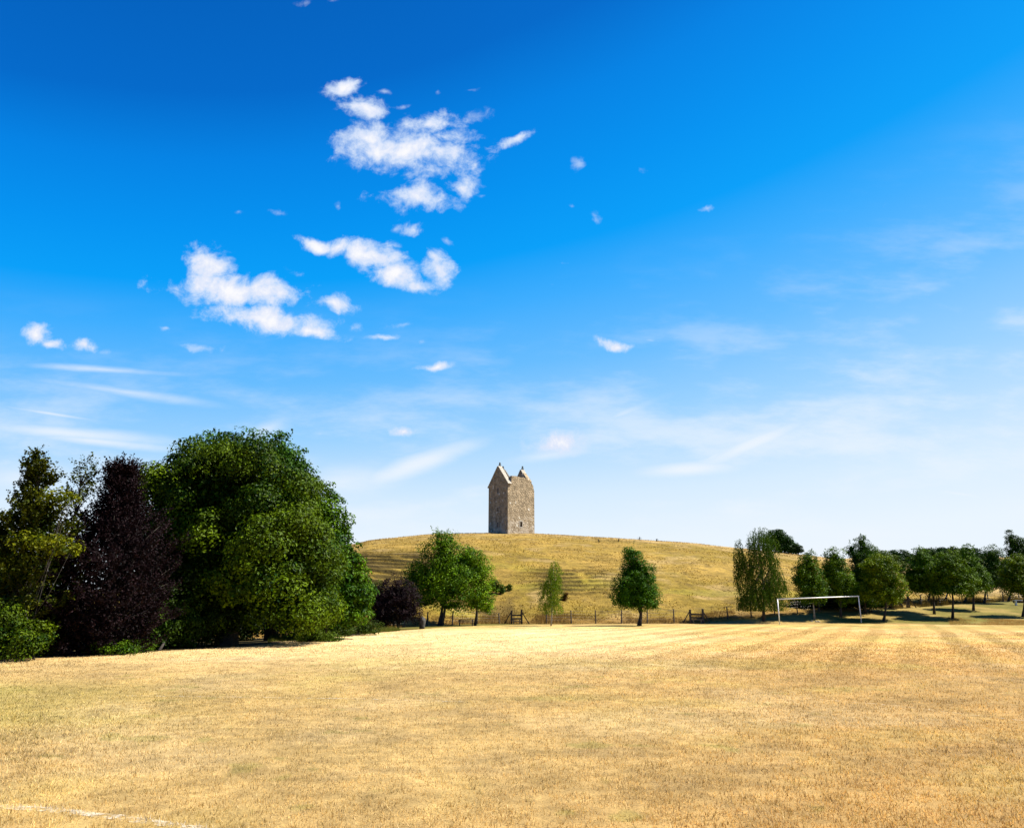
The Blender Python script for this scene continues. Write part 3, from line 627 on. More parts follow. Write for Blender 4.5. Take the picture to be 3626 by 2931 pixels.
dome_tree('leafy_shrub', 'dark understorey shrub below the right side of the huge tree', 1200, 2262, 41,
          [(1190, 2232, 70, 30, 0), (1290, 2222, 60, 26, 2)], 4500, .09, .2, (.02, .035, .01), (.06, .08, .02), r0=.03, cat='shrub')
# --- trees along the fence
dome_tree('purple_plum', 'small rounded dark purple tree between the huge tree and the pair of green trees', 1405, 2232, 53,
          [(1400, 2110, 72, 70, 0), (1360, 2160, 66, 62, 0), (1440, 2155, 56, 65, 0), (1345, 2120, 48, 48, 0)], 20000, .10, .35, PA, PB, mat=m_purple, r0=.12, stems=3)
dome_tree('hawthorn_bush', 'pale grey green hawthorn bush on the slope behind the small purple tree', 1335, 2118, hill_hit(1335, 2118),
          [(1330, 2085, 30, 35, 0), (1312, 2110, 24, 30, 0)], 2600, .09, .2, (.05, .06, .02), (.12, .13, .05), r0=.04, cat='shrub', inner=.1)
dome_tree('broadleaf_tree', 'broad green tree with forked trunk beside the small purple tree', 1560, 2213, 60,
          [(1570, 1990, 78, 95, 0), (1565, 1930, 42, 42, 0), (1520, 2060, 92, 75, 0), (1610, 2060, 90, 80, 0), (1480, 2040, 55, 45, 0), (1560, 2100, 112, 52, 0), (1500, 2130, 62, 30, 0), (1600, 2142, 70, 24, 0), (1640, 2000, 60, 60, .5)],
          30000, .125, .55, (.014, .052, .004), (.16, .235, .006), r0=.17, stems=2, nl=14, spikes=40)
dome_tree('broadleaf_tree', 'small yellow green tree overlapping the right of the broad green tree', 1682, 2212, 61.2,
          [(1690, 2040, 58, 75, 0), (1705, 2110, 46, 62, 0), (1660, 1990, 50, 55, 0), (1685, 2140, 48, 30, 0)], 13000, .115, .4, YA, (.25, .33, .014), r0=.1, spikes=24)
def weep(name, label, px, py, Y, lobes, n_st, per, size, ca, cb, Ls, r0, bark, spread=.05, cat='tree', nl=6, tall=None):
    b = base(px, py, Y); LW = lobes_world(lobes, Y); ar = np.array([l[1][0] * l[1][2] for l in LW]); j = rng.choice(len(LW), n_st, p=ar / ar.sum())
    C = np.array([l[0] for l in LW])[j]; Rr = np.array([l[1] for l in LW])[j]; d = unit(rng.normal(size=(n_st, 3)) + np.array([0, 0, .45]))
    st = C + d * Rr * (.35 + .65 * rng.random((n_st, 1)) ** .6); L_ = Ls * (.4 + .9 * rng.random(n_st))
    k = np.repeat(np.arange(n_st), per); s_ = rng.random(len(k)); P = st[k].copy(); P[:, 2] -= s_ * L_[k]; P[:, :2] += (d[k][:, :2]) * (.25 * np.sqrt(s_))[:, None] + rng.normal(size=(len(k), 2)) * spread
    Nn = rng.normal(size=P.shape) * np.array([1, 1, .25]) + np.array([0, 0, .15]); sz = size * (.6 + .8 * rng.random(len(k))); col = palette(len(k), ca, cb, rng.random(n_st)[k])
    ok = P[:, 2] > b.z + .9; mb = MB(); big = LW[0]; top = Vector((big[0][0], big[0][1], big[0][2] + big[1][2] * .7))
    limbs(mb, b, top, r0, [tuple(st[i]) for i in rng.choice(n_st, nl)], .1)
    return finish_tree(name, label, cat, b, P[ok], Nn[ok], sz[ok], col[ok], mb, m_leaf, bark, asp=.42, along=np.tile(np.array([0, 0, 1.]), (ok.sum(), 1)))
weep('birch_tree', 'slender sparse young birch with white trunk standing before the hill', 1951, 2211, 60.5,
     [(1955, 2080, 30, 60, 0), (1940, 2110, 32, 60, 0), (1965, 2030, 22, 50, 0), (1955, 2140, 32, 40, 0)], 620, 17, .09, (.06, .10, .012), (.24, .29, .035), .7, .05, m_palebark, nl=14, spread=.07)
dome_tree('hornbeam_tree', 'compact pyramidal dark green tree with splayed stems left of the second stile', 2266, 2214, 61,
          [(2245, 2010, 40, 62, 0), (2235, 1965, 24, 36, 0), (2225, 2075, 58, 55, 0), (2265, 2080, 62, 60, 0), (2210, 2115, 46, 42, 0), (2290, 2115, 50, 45, 0), (2270, 2030, 45, 55, 0), (2250, 2130, 75, 32, 0)],
          28000, .11, .4, (.012, .045, .005), (.10, .20, .010), r0=.17, stems=5, ragged=.12, inner=.3, spikes=30)
weep('weeping_birch', 'tall weeping birch with hanging strands left of the white goal', 2703, 2197, 67.3,
     [(2700, 2020, 62, 120, 0), (2700, 1920, 55, 58, 0), (2690, 2110, 78, 60, 0), (2750, 2070, 42, 62, 0), (2640, 2040, 38, 80, 0), (2660, 2130, 50, 40, 0), (2620, 1990, 18, 90, 0)], 2000, 20, .12, (.018, .05, .014), (.11, .15, .035), 1.3, .13, m_bark, nl=16)
dome_tree('distant_ridge_tree', 'rounded blue green tree on the hill ridge behind the weeping birch', 2765, 1955, 126,
          [(2770, 1925, 36, 36, 0), (2745, 1915, 26, 32, 0), (2795, 1942, 20, 24, 0)], 9000, .26, .9, (.010, .034, .012), (.035, .075, .022), r0=.25)
dome_tree('distant_ridge_bush', 'small dark bush on the ridge right of the round ridge tree', 2826, 1962, 124,
          [(2826, 1945, 13, 17, 0), (2812, 1952, 10, 12, 0)], 1800, .2, .4, (.010, .03, .012), (.03, .055, .02), r0=.1, cat='shrub')
dome_tree('hedge_bush', 'low olive bush on the hill edge behind the tallest goal side tree', 3140, 1985, 112,
          [(3120, 1975, 40, 26, 0), (3165, 1995, 34, 24, 0), (3090, 1960, 24, 20, 0), (3180, 2015, 18, 16, 0)], 8000, .2, .7, (.03, .05, .008), (.10, .12, .014), r0=.12, cat='shrub')
def st_tree(label, px, py, Y, lobes, n=14000, ca=GA, cb=GB, sp=26, r0=.11, rb=.4, **k):
    return dome_tree('cherry_tree', label, px, py, Y, lobes, n, .125, rb, ca, cb, r0=r0, spikes=sp, **k)
st_tree('upright dark green tree right behind the left half of the goal', 2882, 2168, 68.5, [(2865, 2000, 30, 50, 0), (2860, 2060, 44, 60, 0), (2885, 2070, 44, 60, 0), (2840, 2035, 28, 40, 0), (2870, 2110, 52, 36, 0)], 17000, bark=m_palebark, r0=.08)
st_tree('taller columnar green tree behind the crossbar right of centre', 2975, 2162, 69.5, [(2955, 1990, 34, 52, 0), (2965, 2050, 48, 65, 0), (2990, 2090, 44, 55, 0), (2940, 2040, 30, 50, 0)], 18000)
st_tree('tallest of the trees behind the goal, with forked bluish top', 3062, 2158, 71.5, [(3060, 1960, 38, 50, 0), (3050, 2040, 48, 75, 0), (3080, 2020, 44, 60, 0), (3015, 1950, 12, 26, 0), (3040, 2100, 60, 50, 0)], 20000, BA, (.08, .14, .02))
st_tree('round yellow green tree on a short bare trunk right of the goal', 3125, 2171, 68, [(3120, 2010, 48, 50, 0), (3145, 2060, 54, 56, 0), (3095, 2080, 46, 60, 0), (3130, 2110, 62, 36, 0)], 20000, (.03, .065, .007), (.25, .27, .012), sp=14)
st_tree('dark green tree with a pointed tip right of the third stile', 3306, 2158, 72, [(3262, 1990, 36, 52, 0), (3285, 2030, 56, 60, 0), (3235, 2040, 46, 50, 0), (3265, 2080, 66, 28, 0)], 21000)
st_tree('broad green tree on a central trunk with a wide oval shadow', 3369, 2164, 69.5, [(3360, 2010, 48, 62, 0), (3400, 2050, 56, 52, 0), (3340, 2050, 52, 52, 0), (3375, 2085, 78, 26, 0)], 22000, (.020, .055, .007), (.16, .21, .012))
st_tree('narrow spiky topped tree behind the broad green tree', 3445, 2150, 75, [(3430, 1965, 18, 45, 0), (3435, 2020, 38, 60, 0), (3460, 2060, 44, 45, 0), (3420, 2060, 40, 45, 0)], 17000)
st_tree('wide dark tree with bristly top near the right edge', 3484, 2130, 82, [(3515, 1975, 38, 46, 0), (3540, 2020, 46, 55, 0), (3490, 2030, 50, 55, 0), (3520, 2065, 62, 28, 0)], 19000, (.014, .042, .007), (.08, .13, .012))
st_tree('tall pale tipped tree rising behind at the right edge', 3570, 2128, 86, [(3590, 1930, 24, 40, 0), (3600, 2000, 40, 60, 0), (3580, 1910, 9, 30, 0), (3625, 1950, 22, 50, 0)], 14000, BA, (.06, .10, .03))
st_tree('yellow green tree on a dark trunk cut by the right edge', 3617, 2158, 71, [(3610, 2010, 42, 45, 0), (3580, 2050, 42, 48, 0), (3630, 2055, 50, 50, 0), (3610, 2085, 64, 24, 0)], 17000, (.022, .055, .007), (.19, .21, .010))
st_tree('dark green tree standing furthest back left of the narrow spiky tree', 3283, 2140, 79, [(3310, 2030, 48, 46, 0), (3270, 2050, 50, 40, 0), (3345, 2040, 40, 48, 0)], 13000, (.012, .03, .006), (.05, .08, .012))
st_tree('shaded tree behind the broad green tree on a thin trunk', 3343, 2133, 81, [(3380, 2010, 44, 46, 0), (3345, 2040, 46, 44, 0), (3400, 2050, 44, 40, 0)], 12000, (.012, .03, .006), (.05, .08, .012))
st_tree('shaded tree on a thin trunk behind the spiky topped tree', 3412, 2130, 82, [(3465, 2030, 44, 44, 0), (3425, 2050, 46, 42, 0), (3555, 2040, 40, 46, 0)], 12000, (.012, .03, .006), (.05, .08, .012))
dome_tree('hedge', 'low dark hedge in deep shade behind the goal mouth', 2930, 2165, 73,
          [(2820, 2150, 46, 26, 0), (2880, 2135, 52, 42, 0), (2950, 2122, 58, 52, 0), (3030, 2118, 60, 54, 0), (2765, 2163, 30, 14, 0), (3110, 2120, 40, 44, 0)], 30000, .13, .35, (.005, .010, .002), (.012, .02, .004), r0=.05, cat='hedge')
dome_tree('leafy_shrub', 'bright leafed shrub at the right end of the hedge behind the goal', 3085, 2152, 72,
          [(3080, 2125, 30, 34, -.3), (3100, 2140, 24, 22, 0)], 4500, .1, .25, (.02, .05, .008), (.08, .12, .02), r0=.03, cat='shrub')
dome_tree('leafy_shrub', 'straggly brown green shrub beside the third stile', 3160, 2150, 74.5,
          [(3165, 2122, 22, 26, 0), (3180, 2110, 16, 18, 0)], 2600, .09, .2, (.05, .05, .015), (.12, .10, .03), r0=.03, cat='shrub')
dome_tree('hill_bush', 'small round green bush on the lower hill slope right of the yellow green tree', 1755, 2103, hill_hit(1755, 2103),
          [(1752, 2078, 24, 26, 0), (1775, 2088, 14, 16, 0)], 3200, .11, .25, (.02, .045, .008), (.09, .12, .015), r0=.04, cat='shrub')
dome_tree('hill_bush', 'tiny dark green bush just right of the small round hill bush', 1803, 2092, hill_hit(1803, 2092),
          [(1803, 2080, 10, 13, 0)], 900, .1, .15, (.03, .05, .01), (.10, .11, .02), r0=.03, cat='shrub')
dome_tree('dead_bush', 'small rusty brown dead bush on the slope right of the birch', 2000, 2130, hill_hit(2000, 2130),
          [(1997, 2117, 12, 12, 0), (2004, 2107, 6, 10, 0)], 900, .1, .15, (.08, .03, .012), (.16, .07, .03), r0=.03, cat='shrub')
# far wooded skyline on the right
far_l = [('blue green', 3185, 1972, 34, 22), ('blue green', 3215, 1978, 22, 16), ('dark', 3325, 1962, 34, 22), ('dark', 3290, 1968, 28, 20), ('pale', 3370, 1962, 30, 18), ('dark', 3410, 1966, 28, 20), ('pale', 3245, 1982, 22, 14), ('dark', 3455, 1968, 30, 20), ('dark', 3150, 1985, 24, 14)]
names = ['leftmost round blue green tree of the distant skyline clump', 'second blue green tree of the distant skyline clump', 'highest rounded tree on the distant wooded skyline', 'distant skyline tree just left of the highest one', 'pale distant tree right of the highest skyline tree', 'distant skyline tree behind the spiky topped tree', 'pale distant tree in the dip of the wooded skyline', 'distant skyline tree behind the bristly topped tree', 'small distant tree tucked below the blue green skyline trees']
for (kd, px, py, rx, ry), lb in zip(far_l, names):
    Yd = 300; ca, cb = ((.012, .034, .022), (.03, .065, .045)) if kd != 'pale' else ((.03, .055, .02), (.07, .10, .04))
    b = at(px, 2000, Yd); b.z = gz(b.x, Yd) - .2; LW = lobes_world([(px, py, rx, ry, 0), (px - rx * .5, py + ry * .5, rx * .7, ry * .7, 0), (px + rx * .5, py + ry * .5, rx * .7, ry * .7, 0)], Yd)
    P, Nn, sz, col = crown_dome(LW, 5000, .6, 1.8, ca, cb, .08, .3)
    mb = MB(); limbs(mb, b, Vector(LW[0][0]), .4, [tuple(LW[1][0]), tuple(LW[2][0])])
    finish_tree('distant_tree', lb, 'tree', b, P, Nn, sz, col, mb, group='trees on the distant skyline')

# ------------------------------------------------------------------ the tower
TY = 126.0
Cc = at(1798, 1887, TY); sc_, scv = mpp(1887, TY); thw = math.atan2(72, 97)
S = math.hypot(72, 97) * sc_
tz = min(gz(Cc.x + a, TY + b) for a in (-3, 0, 5) for b in (0, 3, 6)) - .3
zE = at(1803, 1708, TY).z - tz; zA = at(1766, 1648, TY + 1.5).z - tz; zT = at(1850, 1688, TY + 1.5).z - tz
troot = empty('stone_tower', (Cc.x, TY, tz), thw); tag(troot, 'tall roofless stone tower with steep gables standing alone on the hilltop', 'tower')
# local frame: corner at 0, right face along +x, left face along +y
def mat_rubble():
    m, t_, b = mat_new('rubble_stone'); L = t_.links; Nn = t_.nodes.new
    tcn = Nn('ShaderNodeTexCoord')
    vo = Nn('ShaderNodeTexVoronoi'); vo.inputs['Scale'].default_value = 3.4; vo.inputs['Randomness'].default_value = 1; L.new(tcn.outputs['Object'], vo.inputs[0])
    ns = Nn('ShaderNodeTexNoise'); ns.inputs['Scale'].default_value = 1.1; ns.inputs['Detail'].default_value = 8; ns.inputs['Roughness'].default_value = .65; L.new(tcn.outputs['Object'], ns.inputs[0])
    nf = Nn('ShaderNodeTexNoise'); nf.inputs['Scale'].default_value = 7; nf.inputs['Detail'].default_value = 6; L.new(tcn.outputs['Object'], nf.inputs[0])
    r = Nn('ShaderNodeValToRGB'); e = r.color_ramp.elements; e[0].position = .32; e[0].color = (.095, .078, .055, 1); e[1].position = .68; e[1].color = (.55, .46, .33, 1)
    e2 = e.new(.5); e2.color = (.31, .25, .172, 1); L.new(nf.outputs[0], r.inputs[0])
    r2 = Nn('ShaderNodeValToRGB'); e = r2.color_ramp.elements; e[0].position = .35; e[0].color = (.55, .52, .47, 1); e[1].position = .65; e[1].color = (1.15, 1.1, 1.0, 1); L.new(ns.outputs[0], r2.inputs[0])
    mu = Nn('ShaderNodeMix'); mu.data_type = 'RGBA'; mu.blend_type = 'MULTIPLY'; mu.inputs[0].default_value = 1; L.new(r.outputs[0], mu.inputs[6]); L.new(r2.outputs[0], mu.inputs[7])
    # surviving pale render low on the walls, and odd pale stones
    sp_ = Nn('ShaderNodeSeparateXYZ'); L.new(tcn.outputs['Object'], sp_.inputs[0])
    hr = Nn('ShaderNodeMapRange'); L.new(sp_.outputs[2], hr.inputs[0]); hr.inputs[1].default_value = 5.5; hr.inputs[2].default_value = 1.5; hr.inputs[3].default_value = -.1; hr.inputs[4].default_value = .12
    ad = Nn('ShaderNodeMath'); ad.operation = 'ADD'; L.new(ns.outputs[0], ad.inputs[0]); L.new(hr.outputs[0], ad.inputs[1])
    pm = Nn('ShaderNodeMapRange'); L.new(ad.outputs[0], pm.inputs[0]); pm.inputs[1].default_value = .54; pm.inputs[2].default_value = .64; pm.inputs[4].default_value = .6
    m2 = Nn('ShaderNodeMix'); m2.data_type = 'RGBA'; L.new(pm.outputs[0], m2.inputs[0]); L.new(mu.outputs[2], m2.inputs[6]); m2.inputs[7].default_value = (.38, .33, .26, 1)
    cs = Nn('ShaderNodeSeparateColor'); L.new(vo.outputs['Color'], cs.inputs[0])
    gt = Nn('ShaderNodeMath'); gt.operation = 'GREATER_THAN'; L.new(cs.outputs[0], gt.inputs[0]); gt.inputs[1].default_value = .982
    m3 = Nn('ShaderNodeMix'); m3.data_type = 'RGBA'; L.new(gt.outputs[0], m3.inputs[0]); L.new(m2.outputs[2], m3.inputs[6]); m3.inputs[7].default_value = (.5, .46, .38, 1)
    L.new(m3.outputs[2], b.inputs['Base Color']); b.inputs['Roughness'].default_value = .95; b.inputs['Specular IOR Level'].default_value = .1
    bp = Nn('ShaderNodeBump'); bp.inputs['Strength'].default_value = .9; bp.inputs['Distance'].default_value = .16; L.new(nf.outputs[0], bp.inputs['Height'])
    bp2 = Nn('ShaderNodeBump'); bp2.inputs['Strength'].default_value = .6; bp2.inputs['Distance'].default_value = .1; L.new(vo.outputs['Distance'], bp2.inputs['Height']); L.new(bp.outputs[0], bp2.inputs['Normal']); L.new(bp2.outputs[0], b.inputs['Normal'])
    return m
m_rub = mat_rubble(); T = .75
def prism(poly, plane, d0, d1):
    """poly in (s, z); plane 'x' = face along x with depth along y, 'y' = face along y with depth along x"""
    n_ = len(poly); f3 = (lambda s_, z_, d: (s_, d, z_)) if plane == 'x' else (lambda s_, z_, d: (d, s_, z_))
    v = [f3(s_, z_, d0) for s_, z_ in poly] + [f3(s_, z_, d1) for s_, z_ in poly]
    f = [tuple(range(n_)), tuple(range(2 * n_ - 1, n_ - 1, -1))] + [(i, i + n_, (i + 1) % n_ + n_, (i + 1) % n_) for i in range(n_)]
    return v, f
import bmesh
def holed(name, poly, plane, d0, d1, holes, mat):
    v, f = prism(poly, plane, d0, d1); me = bpy.data.meshes.new(name); me.from_pydata(v, [], f); me.update()
    bm = bmesh.new(); bm.from_mesh(me); bmesh.ops.recalc_face_normals(bm, faces=bm.faces); bm.to_mesh(me); bm.free()
    o = bpy.data.objects.new(name, me); sc.collection.objects.link(o); cut = []
    for hp in holes:
        v, f = prism(hp, plane, min(d0, d1) - .3, max(d0, d1) + .3); mc = bpy.data.meshes.new('c'); mc.from_pydata(v, [], f); mc.update()
        bm = bmesh.new(); bm.from_mesh(mc); bmesh.ops.recalc_face_normals(bm, faces=bm.faces); bm.to_mesh(mc); bm.free()
        oc = bpy.data.objects.new('c', mc); sc.collection.objects.link(oc); cut.append(oc)
        md = o.modifiers.new('b', 'BOOLEAN'); md.object = oc; md.operation = 'DIFFERENCE'; md.solver = 'EXACT'
    if cut:
        bpy.context.view_layer.update(); dg = bpy.context.evaluated_depsgraph_get(); nm = bpy.data.meshes.new_from_object(o.evaluated_get(dg))
        o.modifiers.clear(); o.data = nm
        for oc in cut: bpy.data.objects.remove(oc)
    o.data.materials.clear(); o.data.materials.append(mat); o.parent = troot
    return o
def zpx(py): return at(1800, py, TY + 1).z - tz
def rect(s0, s1, z0, z1, pt=0):
    return [(s0, z0), (s1, z0), (s1, z1), ((s0 + s1) / 2, z1 + pt), (s0, z1)] if pt else [(s0, z0), (s1, z0), (s1, z1), (s0, z1)]
gable = [(0, 0), (S, 0), (S, zE), (S / 2, zA), (0, zE)]
ms = S / 2 + .05
sl1 = rect(ms - .17, ms + .15, zpx(1741), zpx(1726), .25); sl2 = rect(ms - .02, ms + .22, zpx(1807), zpx(1792)); sl3 = rect(ms - .34, ms - .12, zpx(1807), zpx(1792)); sl4 = rect(ms - .15, ms + .15, zpx(1864), zpx(1847))
holed('gable_wall', gable, 'y', 0, T, [sl1, sl2, sl3, sl4], m_rub)      # left face, in shade
def rj(p0, p1, n_, a): return [(p0[0] + (p1[0] - p0[0]) * i / n_ + rng.normal() * a, p0[1] + (p1[1] - p0[1]) * i / n_ + rng.normal() * a) for i in range(1, n_)]
fs = S; f1 = (fs * .15, zT + .05); f2 = (fs * .72, zT - .05)
trunc = [(T, 0), (fs, 0), (fs, zE - .95)] + rj((fs, zE - .95), (fs * .93, zE + .35), 4, .05) + rj((fs * .93, zE + .35), f2, 3, .06) + [f2] + rj(f2, f1, 9, .06) + [f1] + rj(f1, (T, zE), 3, .03) + [(T, zE)]
wx = S * .50; win = rect(wx - .28, wx + .22, zpx(1863), zpx(1845))
holed('front_wall', trunc, 'x', 0, T, [win], m_rub)
holed('gable_wall', [(T, 0), (S, 0), (S, zE), (S / 2, zA), (T, zE + .9)], 'x', S - T, S, [], m_rub)
holed('gable_wall', [(T, 0), (S - T, 0), (S - T, zE + .9), (S / 2, zA - .1), (T, zE + .9)], 'y', S - T, S, [rect(S / 2 - .2, S / 2 + .25, zpx(1808), zpx(1790))], m_rub)
def coping(plane, d, s0, z0, s1, z1, wdt=.8):
    mb = MB(); k = 9
    for i in range(k):
        a = i / k + .006; b = (i + 1) / k - .006
        p0 = (s0 + (s1 - s0) * a, z0 + (z1 - z0) * a); p1 = (s0 + (s1 - s0) * b, z0 + (z1 - z0) * b); nrm = Vector((-(z1 - z0), (s1 - s0))).normalized(); nrm = nrm if nrm.y > 0 else -nrm; hh = .15 + .02 * rng.random()
        q = [p0, p1, (p1[0] + nrm.x * hh, p1[1] + nrm.y * hh), (p0[0] + nrm.x * hh, p0[1] + nrm.y * hh)]
        q = [(a_ + nrm.x * .004, b_ + nrm.y * .004) for a_, b_ in q]; v, f = prism(q, plane, d - .1, d + wdt - .1); mb.add(v, f)
    return mb.build('coping', m_pale, troot)
o_ = .18
coping('y', 0, -o_, zE - .28, S / 2, zA); coping('y', 0, S + o_, zE - .28, S / 2, zA)
coping('x', S - T, -.0, zE - .05, S / 2, zA); coping('x', S - T, S + o_, zE - .3, S / 2, zA)
coping('y', S - T, T + .5, zE + .35, S / 2, zA - .1); coping('y', S - T, S - T - .3, zE + .75, S / 2, zA - .1)
def finial(x, y, z):
    mb = MB(); mb.box((x, y, z + .18), (.34, .34, .3)); mb.box((x, y, z + .42), (.24, .24, .2)); mb.tube([(x, y, z + .5), (x, y, z + .6), (x, y, z + .72), (x, y, z + .8)], [.1, .17, .15, .05], 8)
    mb.build('finial', m_lead, troot)
finial(T / 2, S / 2, zA); finial(S / 2, S - T / 2, zA); finial(S - T / 2, S / 2, zA - .1)
def surround(plane, d, s0, s1, z0, z1, wd=.14):
    mb = MB()
    for r_ in (rect(s0 - wd, s0, z0 - .02, z1), rect(s1, s1 + wd, z0 - .02, z1), rect(s0 - wd, s1 + wd, z1, z1 + wd), rect(s0 - wd, s1 + wd, z0 - .16, z0 - .02)):
        v, f = prism(r_, plane, d - .03, d + .25); mb.add(v, f)
    return mb
surround('x', 0, wx - .28, wx + .22, zpx(1863), zpx(1845)).build('window_surround', m_pale, troot)
m_lime = mat_simple('grey_dressed_stone', (.26, .23, .19), .9, 9, .3, .4)
surround('y', 0, ms - .34, ms + .22, zpx(1807), zpx(1792), .12).build('window_surround', m_lime, troot)
surround('y', 0, ms - .17, ms + .15, zpx(1741), zpx(1722), .1).build('window_surround', m_lime, troot)
surround('y', 0, ms - .15, ms + .15, zpx(1864), zpx(1847), .1).build('window_surround', m_lime, troot)

for zf_ in (zpx(1835), zpx(1775), zpx(1716)):  # added slabs in the hollow tower, blocking skylight so the windows look dark
    mb = MB(); mb.box((S / 2, S / 2, zf_), (S - 2 * T - .01, S - 2 * T - .01, .12)); mb.build('floor', m_wood, troot)  # added skylight-blocking slabs, not real floors of the tower
# ------------------------------------------------------------------ fence, stiles
def fence(label, posts, Yadd=0, seg_wire=True, hh=1.2):
    pts = []
    for px, pt, pb in posts:
        u = upx(px); Y_ = float(interp(kYf, u)) + Yadd; b = base(px, pb, Y_, 0); pts.append((b, max(.9, (pb - pt) * mpp(2180, Y_)[1])))
    root = empty('wire_fence', pts[0][0]); tag(root, label, 'fence', 'wire fences along the foot of the hill')
    for b, h in pts:
        mb = MB(); l = Vector((rng.normal() * .03, rng.normal() * .03, 0)); r_ = .05 + .012 * rng.random(); o = b - root.location
        mb.tube([o - Vector((0, 0, .2)), o + l * .5 + Vector((0, 0, h * .5)), o + l + Vector((0, 0, h))], [r_ * 1.1, r_, r_ * .9], 7)
        mb.build('post', m_wood, root)
    if len(pts) > 1:
        mb = MB()
        for k_ in (.3, .5, .72, .93):
            for (a, ha), (b, hb) in zip(pts[:-1], pts[1:]):
                mb.tube([a - root.location + Vector((0, -.06, ha * k_)), (a + b) / 2 - root.location + Vector((0, -.06, (ha + hb) / 2 * k_ - .02)), b - root.location + Vector((0, -.06, hb * k_))], [.004] * 3, 4, False)
        mb.build('wire', m_wire, root)
fence('wire fence section from under the large trees to the first stile', [(1200, 2190, 2232), (1294, 2182, 2226), (1360, 2175, 2222), (1432, 2170, 2218), (1512, 2163, 2213), (1601, 2161, 2212), (1690, 2165, 2210), (1769, 2168, 2207)])
fence('wire fence section between the first and second stiles behind the pyramidal tree', [(1935, 2160, 2208), (2023, 2161, 2208), (2110, 2160, 2208), (2201, 2161, 2208), (2292, 2161, 2210), (2387, 2160, 2209)])
fence('wire fence section climbing from the second stile past the weeping birch and hedge', [(2577, 2147, 2190), (2661, 2140, 2190), (2743, 2136, 2176), (2824, 2129, 2172), (2903, 2122, 2166), (2990, 2118, 2162), (3080, 2112, 2158)])
fence('wire fence section in the shade behind the right hand trees', [(3262, 2100, 2140), (3330, 2100, 2137), (3378, 2095, 2137), (3450, 2092, 2130), (3500, 2090, 2128), (3553, 2090, 2126), (3610, 2085, 2124), (3680, 2083, 2122)])
def stile(label, pxl, pxr, top, bot, steps, braces, mat=m_wood):
    Y_ = float(interp(kYf, upx((pxl + pxr) / 2))) - .15; a = base(pxl, bot, Y_, 0); b = base(pxr, bot, Y_, 0); h = (bot - top) * mpp(2180, Y_)[1]
    root = empty('wooden_stile', a); tag(root, label, 'stile', 'wooden stiles in the fence'); b = b - a; a = Vector((0, 0, 0)); up = Vector((0, 0, 1))
    for p_, hh in ((a, h * .92), (b, h)):
        mb = MB(); mb.box(p_ + up * (hh / 2 - .1), (.17, .17, hh + .2), taper=.93); mb.box(p_ + up * (hh + .02), (.13, .13, .06)); mb.build('post', mat, root)
    for k_ in (.62, .38):
        mb = MB(); mb.bar(a + up * h * k_ + Vector((0, .1, 0)), b + up * h * k_ + Vector((0, .1, 0)), .04, .13); mb.build('rail', mat, root)
    for k_, dy_ in steps:
        mb = MB(); c = (a + b) / 2 + up * h * k_ + Vector((0, dy_, 0)); mb.box(c, ((b - a).length * .95, .24, .05))
        for s_ in (-.3, .3): mb.box(c + Vector((s_ * (b - a).length, 0, -h * k_ / 2 - .03)), (.08, .16, h * k_))
        mb.build('step', m_woodg if mat is m_wood else mat, root)
    for s_, l in braces:
        p_ = a if s_ < 0 else b; mb = MB(); e = p_ + Vector((s_ * l, .05, .02)); mb.bar(p_ + up * h * .8 + Vector((s_ * .06, 0, 0)), e, .08, .08); mb.build('brace', mat, root)
stile('wooden step stile with slanting braces left of the slender birch', 1811, 1847, 2160, 2210, [(.22, -.15), (.42, .05)], [(-1, .6), (1, .65)])
stile('low wooden stile with plank rails right of the pyramidal tree', 2446, 2491, 2160, 2209, [(.24, -.1)], [(-1, .65), (1, .6)])
stile('dark wooden stile with one brace left of the shaded trees at right', 3188, 3219, 2101, 2149, [(.2, -.15), (.45, .05)], [(1, .75)])

# ------------------------------------------------------------------ goal
gl = gpt(2761, 2210); gr = gpt(3051, 2207.5); gl = Vector((gl[0], gl[1], 0)); gr = Vector((gr[0], gr[1], 0)); groot = empty('football_goal', gl)
tag(groot, 'plain white football goal frame without net at the far end of the pitch', 'goal'); zt1 = at(2752, 2121, gl.y).z; zt2 = at(3046, 2110, gr.y).z
zt = (zt1 + zt2) / 2; dg_ = gr - gl
mb = MB(); mb.tube([(0, 0, -.1), (0, 0, zt1)], [.045, .045], 14); mb.build('post', m_white, groot, True)
mb = MB(); mb.tube([dg_ + Vector((0, 0, -.1)), dg_ + Vector((0, 0, zt2))], [.045, .045], 14); mb.build('post', m_white, groot, True)
mb = MB(); mb.tube([(-.05 * dg_.normalized()) + Vector((0, 0, zt1)), dg_ * 1.007 + Vector((0, 0, zt2))], [.046, .046], 14); mb.build('crossbar', m_white, groot, True)
# ------------------------------------------------------------------ small things
b = base(1494, 2232, 53.5, .05); root = empty('standing_stone', b); tag(root, 'dark upright rounded boulder in the shade of the small purple tree', 'stone')
mb = MB(); k_ = mpp(2200, 53.5)[0]; mb.tube([(0, 0, 0), (.0, 0, .25), (.02, 0, .5), (0, 0, .68), (-.02, 0, .82), (0, 0, .9)], [.19, .2, .24, .25, .18, .06], 11); mb.build('boulder', m_dark, root, True)
b = base(1650, 2211, 60.2, 0); root = empty('timber_bench', b); root.scale = (1, 1, .66); tag(root, 'low weathered slatted bench between the two green tree trunks', 'bench')
for i, dy_ in enumerate((-.14, 0, .14)):
    mb = MB(); mb.box((0, dy_, .42), (1.25, .1, .04)); mb.build('seat_slat', m_woodg, root)
for i, z_ in enumerate((.58, .72)):
    mb = MB(); mb.box((0, .24, z_), (1.25, .04, .09)); mb.build('back_slat', m_woodg, root)
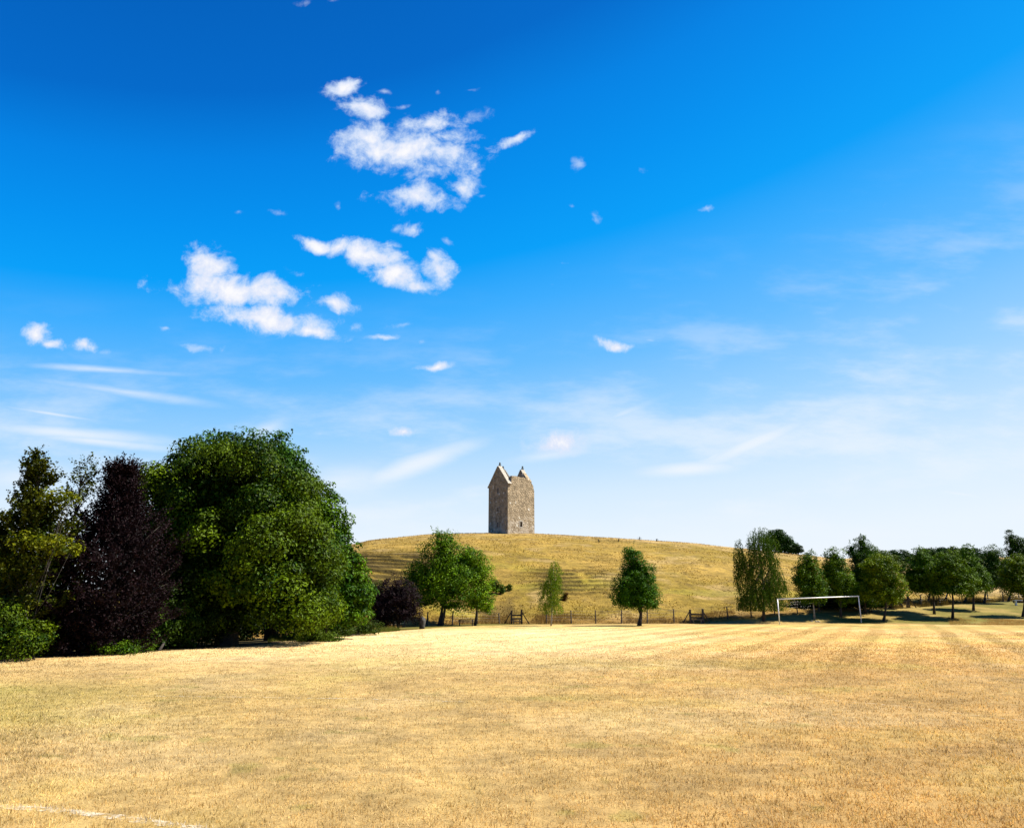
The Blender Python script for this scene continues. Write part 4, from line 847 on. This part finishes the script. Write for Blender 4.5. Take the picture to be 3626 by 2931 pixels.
for s_ in (-.52, .52):
    mb = MB(); mb.box((s_, -.12, .2), (.08, .08, .4)); mb.box((s_, .2, .38), (.08, .06, .76)); mb.box((s_, .04, .37), (.07, .34, .05)); mb.build('leg', m_wood, root)
b = base(3612, 2131, 80, 0); root = empty('white_bench', b); tag(root, 'white topped long bench in the shade at the right edge', 'bench')
wd_ = 40 * mpp(2120, 80)[0]
mb = MB(); mb.box((.1, 0, .55), (wd_ * 1.25, .35, .07)); mb.build('seat', m_white, root)
mb = MB(); mb.box((.1, .18, .38), (wd_ * 1.2, .04, .22)); mb.build('back_board', m_wood, root)
for s_ in (-.38, .38):
    mb = MB(); mb.box((s_ * wd_ * 1.25 + .1, 0, .25), (.08, .28, .52)); mb.build('leg', m_white, root)
def thistle(label, px, py, Y_, h):
    Y_ = hill_hit(px, py); b = base(px, py, Y_, 0); root = empty('dry_thistle', b); tag(root, label, 'plant', 'dead thistles near the hill crest')
    mb = MB()
    for i in range(7):
        d = Vector((rng.normal() * .25, rng.normal() * .2, 1)).normalized(); p0 = Vector((0, 0, h * .35 * rng.random())); mb.tube([p0, p0 + d * h * .4, p0 + d * h * .65], [.03, .022, .01], 5)
    mb.build('stem', m_dark, root)
    P = rng.normal(size=(50, 3)) * np.array([.16, .15, .16 * h]) + np.array([0, 0, h * .3]) + np.array(b)
    leafmesh('foliage', P, rng.normal(size=(50, 3)), np.full(50, .1), palette(50, (.10, .06, .02), (.18, .11, .04), np.zeros(50)), root, m_leaf)
thistle('upright dead thistle near the crest right of the tower', 2121, 1922, 112, .7)
thistle('second dead thistle near the crest, nearer the pyramidal tree top', 2191, 1920, 113, .6)
thistle('thin dead stalk on the skyline above the pyramidal tree', 2264, 1912, 128, .7)
thistle('lone dead stalk on the skyline right of the pyramidal tree', 2326, 1918, 127, .6)
b = base(2880, 2171, 67.3, .03); root = empty('earth_mound', b); tag(root, 'small pale stony mound at the foot of the trunk behind the goal', 'mound')
mb = MB()
for i in range(9):
    a = rng.random() * 6.28; r_ = .35 * rng.random(); s_ = .05 + .08 * rng.random(); mb.tube([(math.cos(a) * r_ + .15, math.sin(a) * r_, -.03), (math.cos(a) * r_ + .15, math.sin(a) * r_, s_ * .6), (math.cos(a) * r_ + .17, math.sin(a) * r_, s_)], [s_ * 1.4, s_, s_ * .3], 7)
mb.build('stones', m_woodg, root, True)
